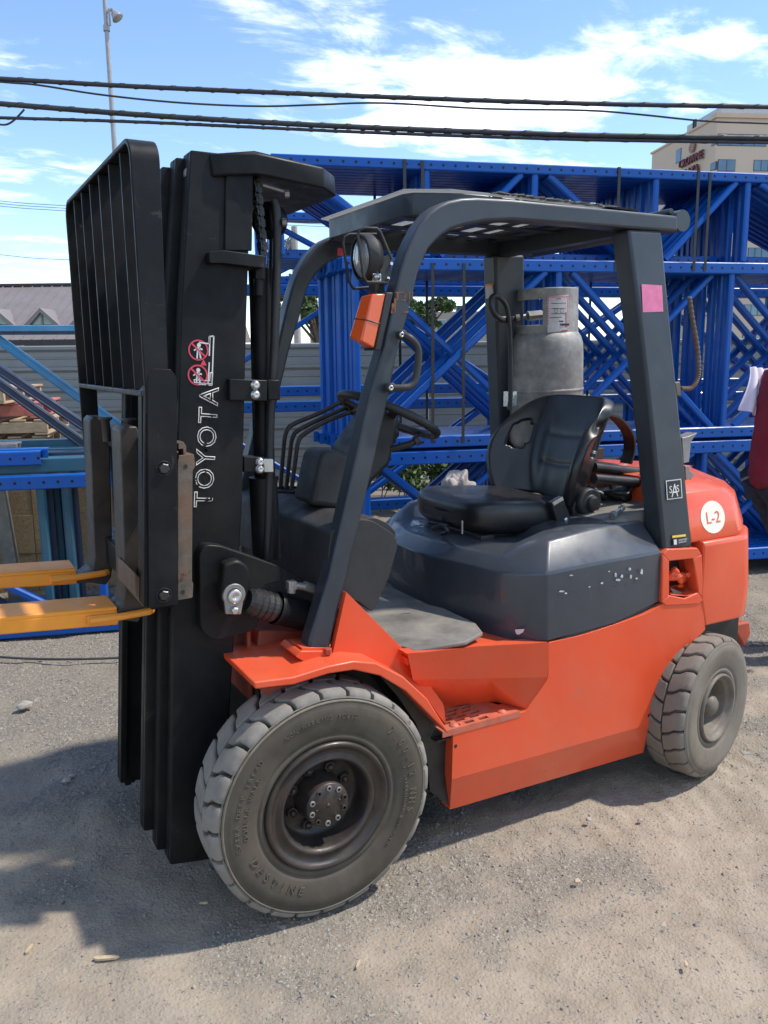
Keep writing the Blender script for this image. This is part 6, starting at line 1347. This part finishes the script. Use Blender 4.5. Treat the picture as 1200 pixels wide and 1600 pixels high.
# sink slightly under the rubber so that the tyres stand in the dirt
nx, ny = len(xs), len(ys); vs = np.stack([X,Y,H],2).reshape(-1,3); I = np.arange(nx*ny).reshape(ny,nx); F_ = np.stack([I[:-1,:-1],I[:-1,1:],I[1:,1:],I[1:,:-1]],2).reshape(-1)
me = bpy.data.meshes.new('ground'); me.vertices.add(nx*ny); me.vertices.foreach_set('co', vs.ravel()); nf = len(F_)//4; me.loops.add(nf*4); me.polygons.add(nf); me.loops.foreach_set('vertex_index', F_); me.polygons.foreach_set('loop_start', np.arange(nf)*4); me.polygons.foreach_set('loop_total', np.full(nf,4)); me.polygons.foreach_set('use_smooth', np.ones(nf,bool)); me.update()
def ground_mat():
    m = bpy.data.materials.new('gravel_dirt'); m.use_nodes = True; nt = m.node_tree; N = nt.nodes; L = nt.links; b = N['Principled BSDF']; b.inputs['Roughness'].default_value = .95; b.inputs['Specular IOR Level'].default_value = .2
    P = N.new('ShaderNodeNewGeometry').outputs['Position']
    def noise(sc, det=6, ro=.6, dist=0):
        n = N.new('ShaderNodeTexNoise'); n.inputs['Scale'].default_value = sc; n.inputs['Detail'].default_value = det; n.inputs['Roughness'].default_value = ro; n.inputs['Distortion'].default_value = dist; L.new(P, n.inputs['Vector']); return n.outputs[0]
    def rng(x, a, b_, c, d):
        r = N.new('ShaderNodeMapRange'); L.new(x, r.inputs[0])
        for i, q in enumerate((a,b_,c,d)): r.inputs[i+1].default_value = q
        return r.outputs[0]
    def mix(f, a, c, mode='MIX'):
        q = N.new('ShaderNodeMix'); q.data_type = 'RGBA'; q.blend_type = mode
        if isinstance(f, float): q.inputs[0].default_value = f
        else: L.new(f, q.inputs[0])
        for i, x in ((6,a),(7,c)):
            if isinstance(x, tuple): q.inputs[i].default_value = (*x,1)
            else: L.new(x, q.inputs[i])
        return q.outputs[2]
    big = noise(.9, 6, .62, .6); mid = noise(5, 7, .65, .3); fine = noise(60, 5, .7)
    dirt = mix(rng(mid,.35,.65,0,1), (.292,.240,.182), (.390,.325,.250)); grit = mix(rng(fine,.3,.7,0,1), (.125,.109,.088), (.27,.236,.19))
    at_ = N.new('ShaderNodeAttribute'); at_.attribute_name = 'grit'; gm = rng(at_.outputs['Fac'], 0, 1, .08, .92)
    vo = N.new('ShaderNodeTexVoronoi'); vo.inputs['Scale'].default_value = 95; L.new(P, vo.inputs['Vector'])
    vo2 = N.new('ShaderNodeTexVoronoi'); vo2.inputs['Scale'].default_value = 38; L.new(P, vo2.inputs['Vector'])
    grit = mix(.55, grit, mix(rng(vo.outputs['Color'],0,1,0,1), (.09,.082,.07), (.31,.28,.235)))
    # darker damp/grey zone in front of the mast and further back
    sp = N.new('ShaderNodeSeparateXYZ'); L.new(P, sp.inputs[0])
    far = rng(sp.outputs['Y'], .9, 1.9, 0, .85)
    mx = N.new('ShaderNodeMath'); mx.operation = 'MAXIMUM'; L.new(gm, mx.inputs[0]); L.new(far, mx.inputs[1])
    col = mix(mx.outputs[0], dirt, grit); col = mix(rng(fine,.35,.65,0,.25), col, (.21,.175,.135))
    L.new(col, b.inputs['Base Color'])
    hh = N.new('ShaderNodeMath'); hh.operation = 'MULTIPLY_ADD'; L.new(rng(vo.outputs['Distance'],0,.6,1,0), hh.inputs[0]); hh.inputs[1].default_value = .5; L.new(fine, hh.inputs[2])
    h2 = N.new('ShaderNodeMath'); h2.operation = 'MULTIPLY_ADD'; L.new(rng(vo2.outputs['Distance'],0,.5,1,0), h2.inputs[0]); L.new(gm, h2.inputs[1]); L.new(hh.outputs[0], h2.inputs[2])
    bp = N.new('ShaderNodeBump'); bp.inputs['Strength'].default_value = .7; bp.inputs['Distance'].default_value = .006; L.new(h2.outputs[0], bp.inputs['Height']); L.new(bp.outputs[0], b.inputs['Normal'])
    return m
ga = me.attributes.new('grit','FLOAT','POINT'); ga.data.foreach_set('value', grit(vs[:,0],vs[:,1]).astype(np.float32)); me.materials.append(ground_mat()); g = bpy.data.objects.new('ground', me); COL.objects.link(g); g['kind'] = 'structure'
# gravel: small angular stones lying on the dirt
def gravel(n, xr, yr, smin, smax, name, seed, cols, clump=.0, pw=3):
    r = np.random.default_rng(seed); x = r.uniform(*xr, n); y = r.uniform(*yr, n)
    if clump:
        k = grit(x,y)*(1-clump)+clump > r.uniform(0,1,n); x, y = x[k], y[k]; n = len(x)
    s = smin+(smax-smin)*r.uniform(0,1,n)**pw; z = ground_h(x,y)-s*.04
    base = np.array([[1,0,0],[-.5,.87,0],[-.5,-.87,0],[.3,.2,.75],[-.35,-.1,.6],[0,0,-.5]]); fc = np.array([[0,1,3],[1,4,3],[1,2,4],[2,0,3],[2,3,4]])
    ang = r.uniform(0,2*PI,n); ca, sa = np.cos(ang), np.sin(ang); jit = base[None]+r.normal(0,.22,(n,6,3)); jit *= np.array([1,1,.8])*r.uniform(.65,1.2,(n,1,3))
    vx = (jit[:,:,0]*ca[:,None]-jit[:,:,1]*sa[:,None])*s[:,None]+x[:,None]; vy = (jit[:,:,0]*sa[:,None]+jit[:,:,1]*ca[:,None])*s[:,None]+y[:,None]; vz = jit[:,:,2]*s[:,None]+z[:,None]
    vs = np.stack([vx,vy,vz],2).reshape(-1,3); f = (fc[None]+6*np.arange(n)[:,None,None]).reshape(-1); nf = n*5
    me = bpy.data.meshes.new(name); me.vertices.add(n*6); me.vertices.foreach_set('co', vs.ravel()); me.loops.add(nf*3); me.polygons.add(nf); me.loops.foreach_set('vertex_index', f); me.polygons.foreach_set('loop_start', np.arange(nf)*3); me.polygons.foreach_set('loop_total', np.full(nf,3)); me.update(); me.materials.append(cols)
    o = bpy.data.objects.new(name, me); COL.objects.link(o); o['kind'] = 'stuff'; tag(o, {'gravel':'fine grey gravel strewn over the dirt yard','pebbles':'larger loose pebbles scattered on the dirt yard'}[name], name, kind='stuff'); return o
def stone_mat(name, a, c, sc):
    m = mat(name, a, .9, var=.1, bump=.3, bs=300, obj=False); nt = m.node_tree; N = nt.nodes; L = nt.links
    vo = N.new('ShaderNodeTexVoronoi'); vo.inputs['Scale'].default_value = sc; L.new(N.new('ShaderNodeNewGeometry').outputs['Position'], vo.inputs['Vector']); q = N.new('ShaderNodeMix'); q.data_type = 'RGBA'; L.new(vo.outputs['Color'], q.inputs[0]); q.inputs[6].default_value = (*a,1); q.inputs[7].default_value = (*c,1); L.new(q.outputs[2], N['Principled BSDF'].inputs['Base Color']); return m
GST = stone_mat('gravel_stone', (.15,.138,.12), (.37,.335,.285), 140)
gravel(270000, (-1.45,3.3), (-1.4,1.7), .0020, .0056, 'gravel', 11, GST, clump=.16, pw=1.6)
gravel(110000, (-1.7,4.3), (-1.4,4.0), .0040, .0105, 'gravel', 15, GST, clump=.10, pw=2.6)
gravel(2200, (-1.8,4.4), (-1.4,4.2), .007, .019, 'pebbles', 12, stone_mat('pebble_stone', (.19,.175,.15), (.36,.325,.28), 25), clump=.35, pw=4)
def stone(px, py, r, lab, name='stone', m=None, seed=1):
    c = at(px,py,z=0); o = crumple(c+V(0,0,r*.35), r, r*.75, r*.6, seed, name, m or MATS['pale_stone'], n=12, amp=.4); rebase(o); tag(o, lab, name); return o
mat('pale_stone', (.34,.315,.275), .85, var=.15, vs=20, bump=.3, obj=False)
stone(40,1106,.036,'pale stone on the gravel left of the mast, largest in that stretch',seed=2); stone(112,1215,.014,'small pale stone in the shade left of the mast',seed=4); stone(104,1222,.018,'greyish stone in the shade beside the small pale one',seed=5); stone(1000,1283,.010,'small pale stone on the sunlit dirt below the side panel',seed=6); stone(920,1282,.012,'roundish stone on the sunlit dirt left of the small pale one',seed=7); stone(901,1379,.012,'lone brown pebble near the middle of the sunlit dirt',seed=8,m=WOOD)
def splinter(px, py, L, ang, lab, w_=.012):
    c = at(px,py,z=.006); d = V(math.cos(ang),math.sin(ang),.02); b = MB(); s = V(-d.y,d.x,0)
    b.prism([c-d*L/2,c-d*L*.3-s*w_*.5,c+d*L*.35-s*w_*.4,c+d*L/2,c+d*L*.3+s*w_*.4,c-d*L*.4+s*w_*.4], (0,0,.006)); o = b.build('wood_splinter', mat('pale_wood', (.46,.36,.23), .85, var=.2, vs=40, obj=False) if 'pale_wood' not in MATS else MATS['pale_wood'], None); rebase(o); tag(o, lab, 'splinter', 'wood splinters on the ground'); return o
splinter(166,1498,.07,-.45,'longest pale wood splinter on the dirt in front of the mast',.015); splinter(560,1508,.03,.7,'thin straw coloured splinter near the bottom edge of the photo',.005); splinter(46,1484,.035,.9,'pale splinter on the dirt at the far left',.01); splinter(318,1412,.025,-.5,'short splinter in the shade beside the front tyre',.006); splinter(1072,1508,.02,.9,'tiny pale chip on the dark gravel patch at the lower right',.008)
b = MB(); hp_ = [at(x,y,z=.018) for x,y in ((-120,1018),(-40,1023),(20,1028),(80,1030),(140,1029.5),(195,1027),(300,1018),(420,1010))]; b.tube(smooth_path(hp_,6), .0065, 8); o = b.build('ground_cable', CABLE, None); rebase(o); tag(o, 'thin black cable lying across the gravel behind the forks', 'cable')
# chain lying at the right
ct = thing('chain', 'pale steel chain lying on the dirt behind the rear wheel', 'chain', at(1185,1006,z=0))
for k in range(10):
    c = at(1166+k*9,1004+.4*k,z=.014); q = at(1175+k*9,1004.4+.4*k,z=.014); d = (q-c).normalized(); s = d.cross(V(0,0,1)) if k % 2 else (d.cross(V(0,0,1))*.5+V(0,0,.8)).normalized(); c = (c+q)/2; L = (q-at(1166+k*9,1004+.4*k,z=.014)).length*.72
    ring = [c+d*L*(.5*math.cos(a)+.28*math.copysign(1,math.cos(a)))+s*.013*math.sin(a) for a in [2*PI*j/14 for j in range(15)]]; b = MB(); b.tube(ring, .0048, 6, cap=False); b.build('link', mat('chain_steel', (.42,.38,.32), .5, metal=.4, obj=False) if 'chain_steel' not in MATS else MATS['chain_steel'], ct)
for o in list(COL.objects):
    if o.name.startswith('x'): pass
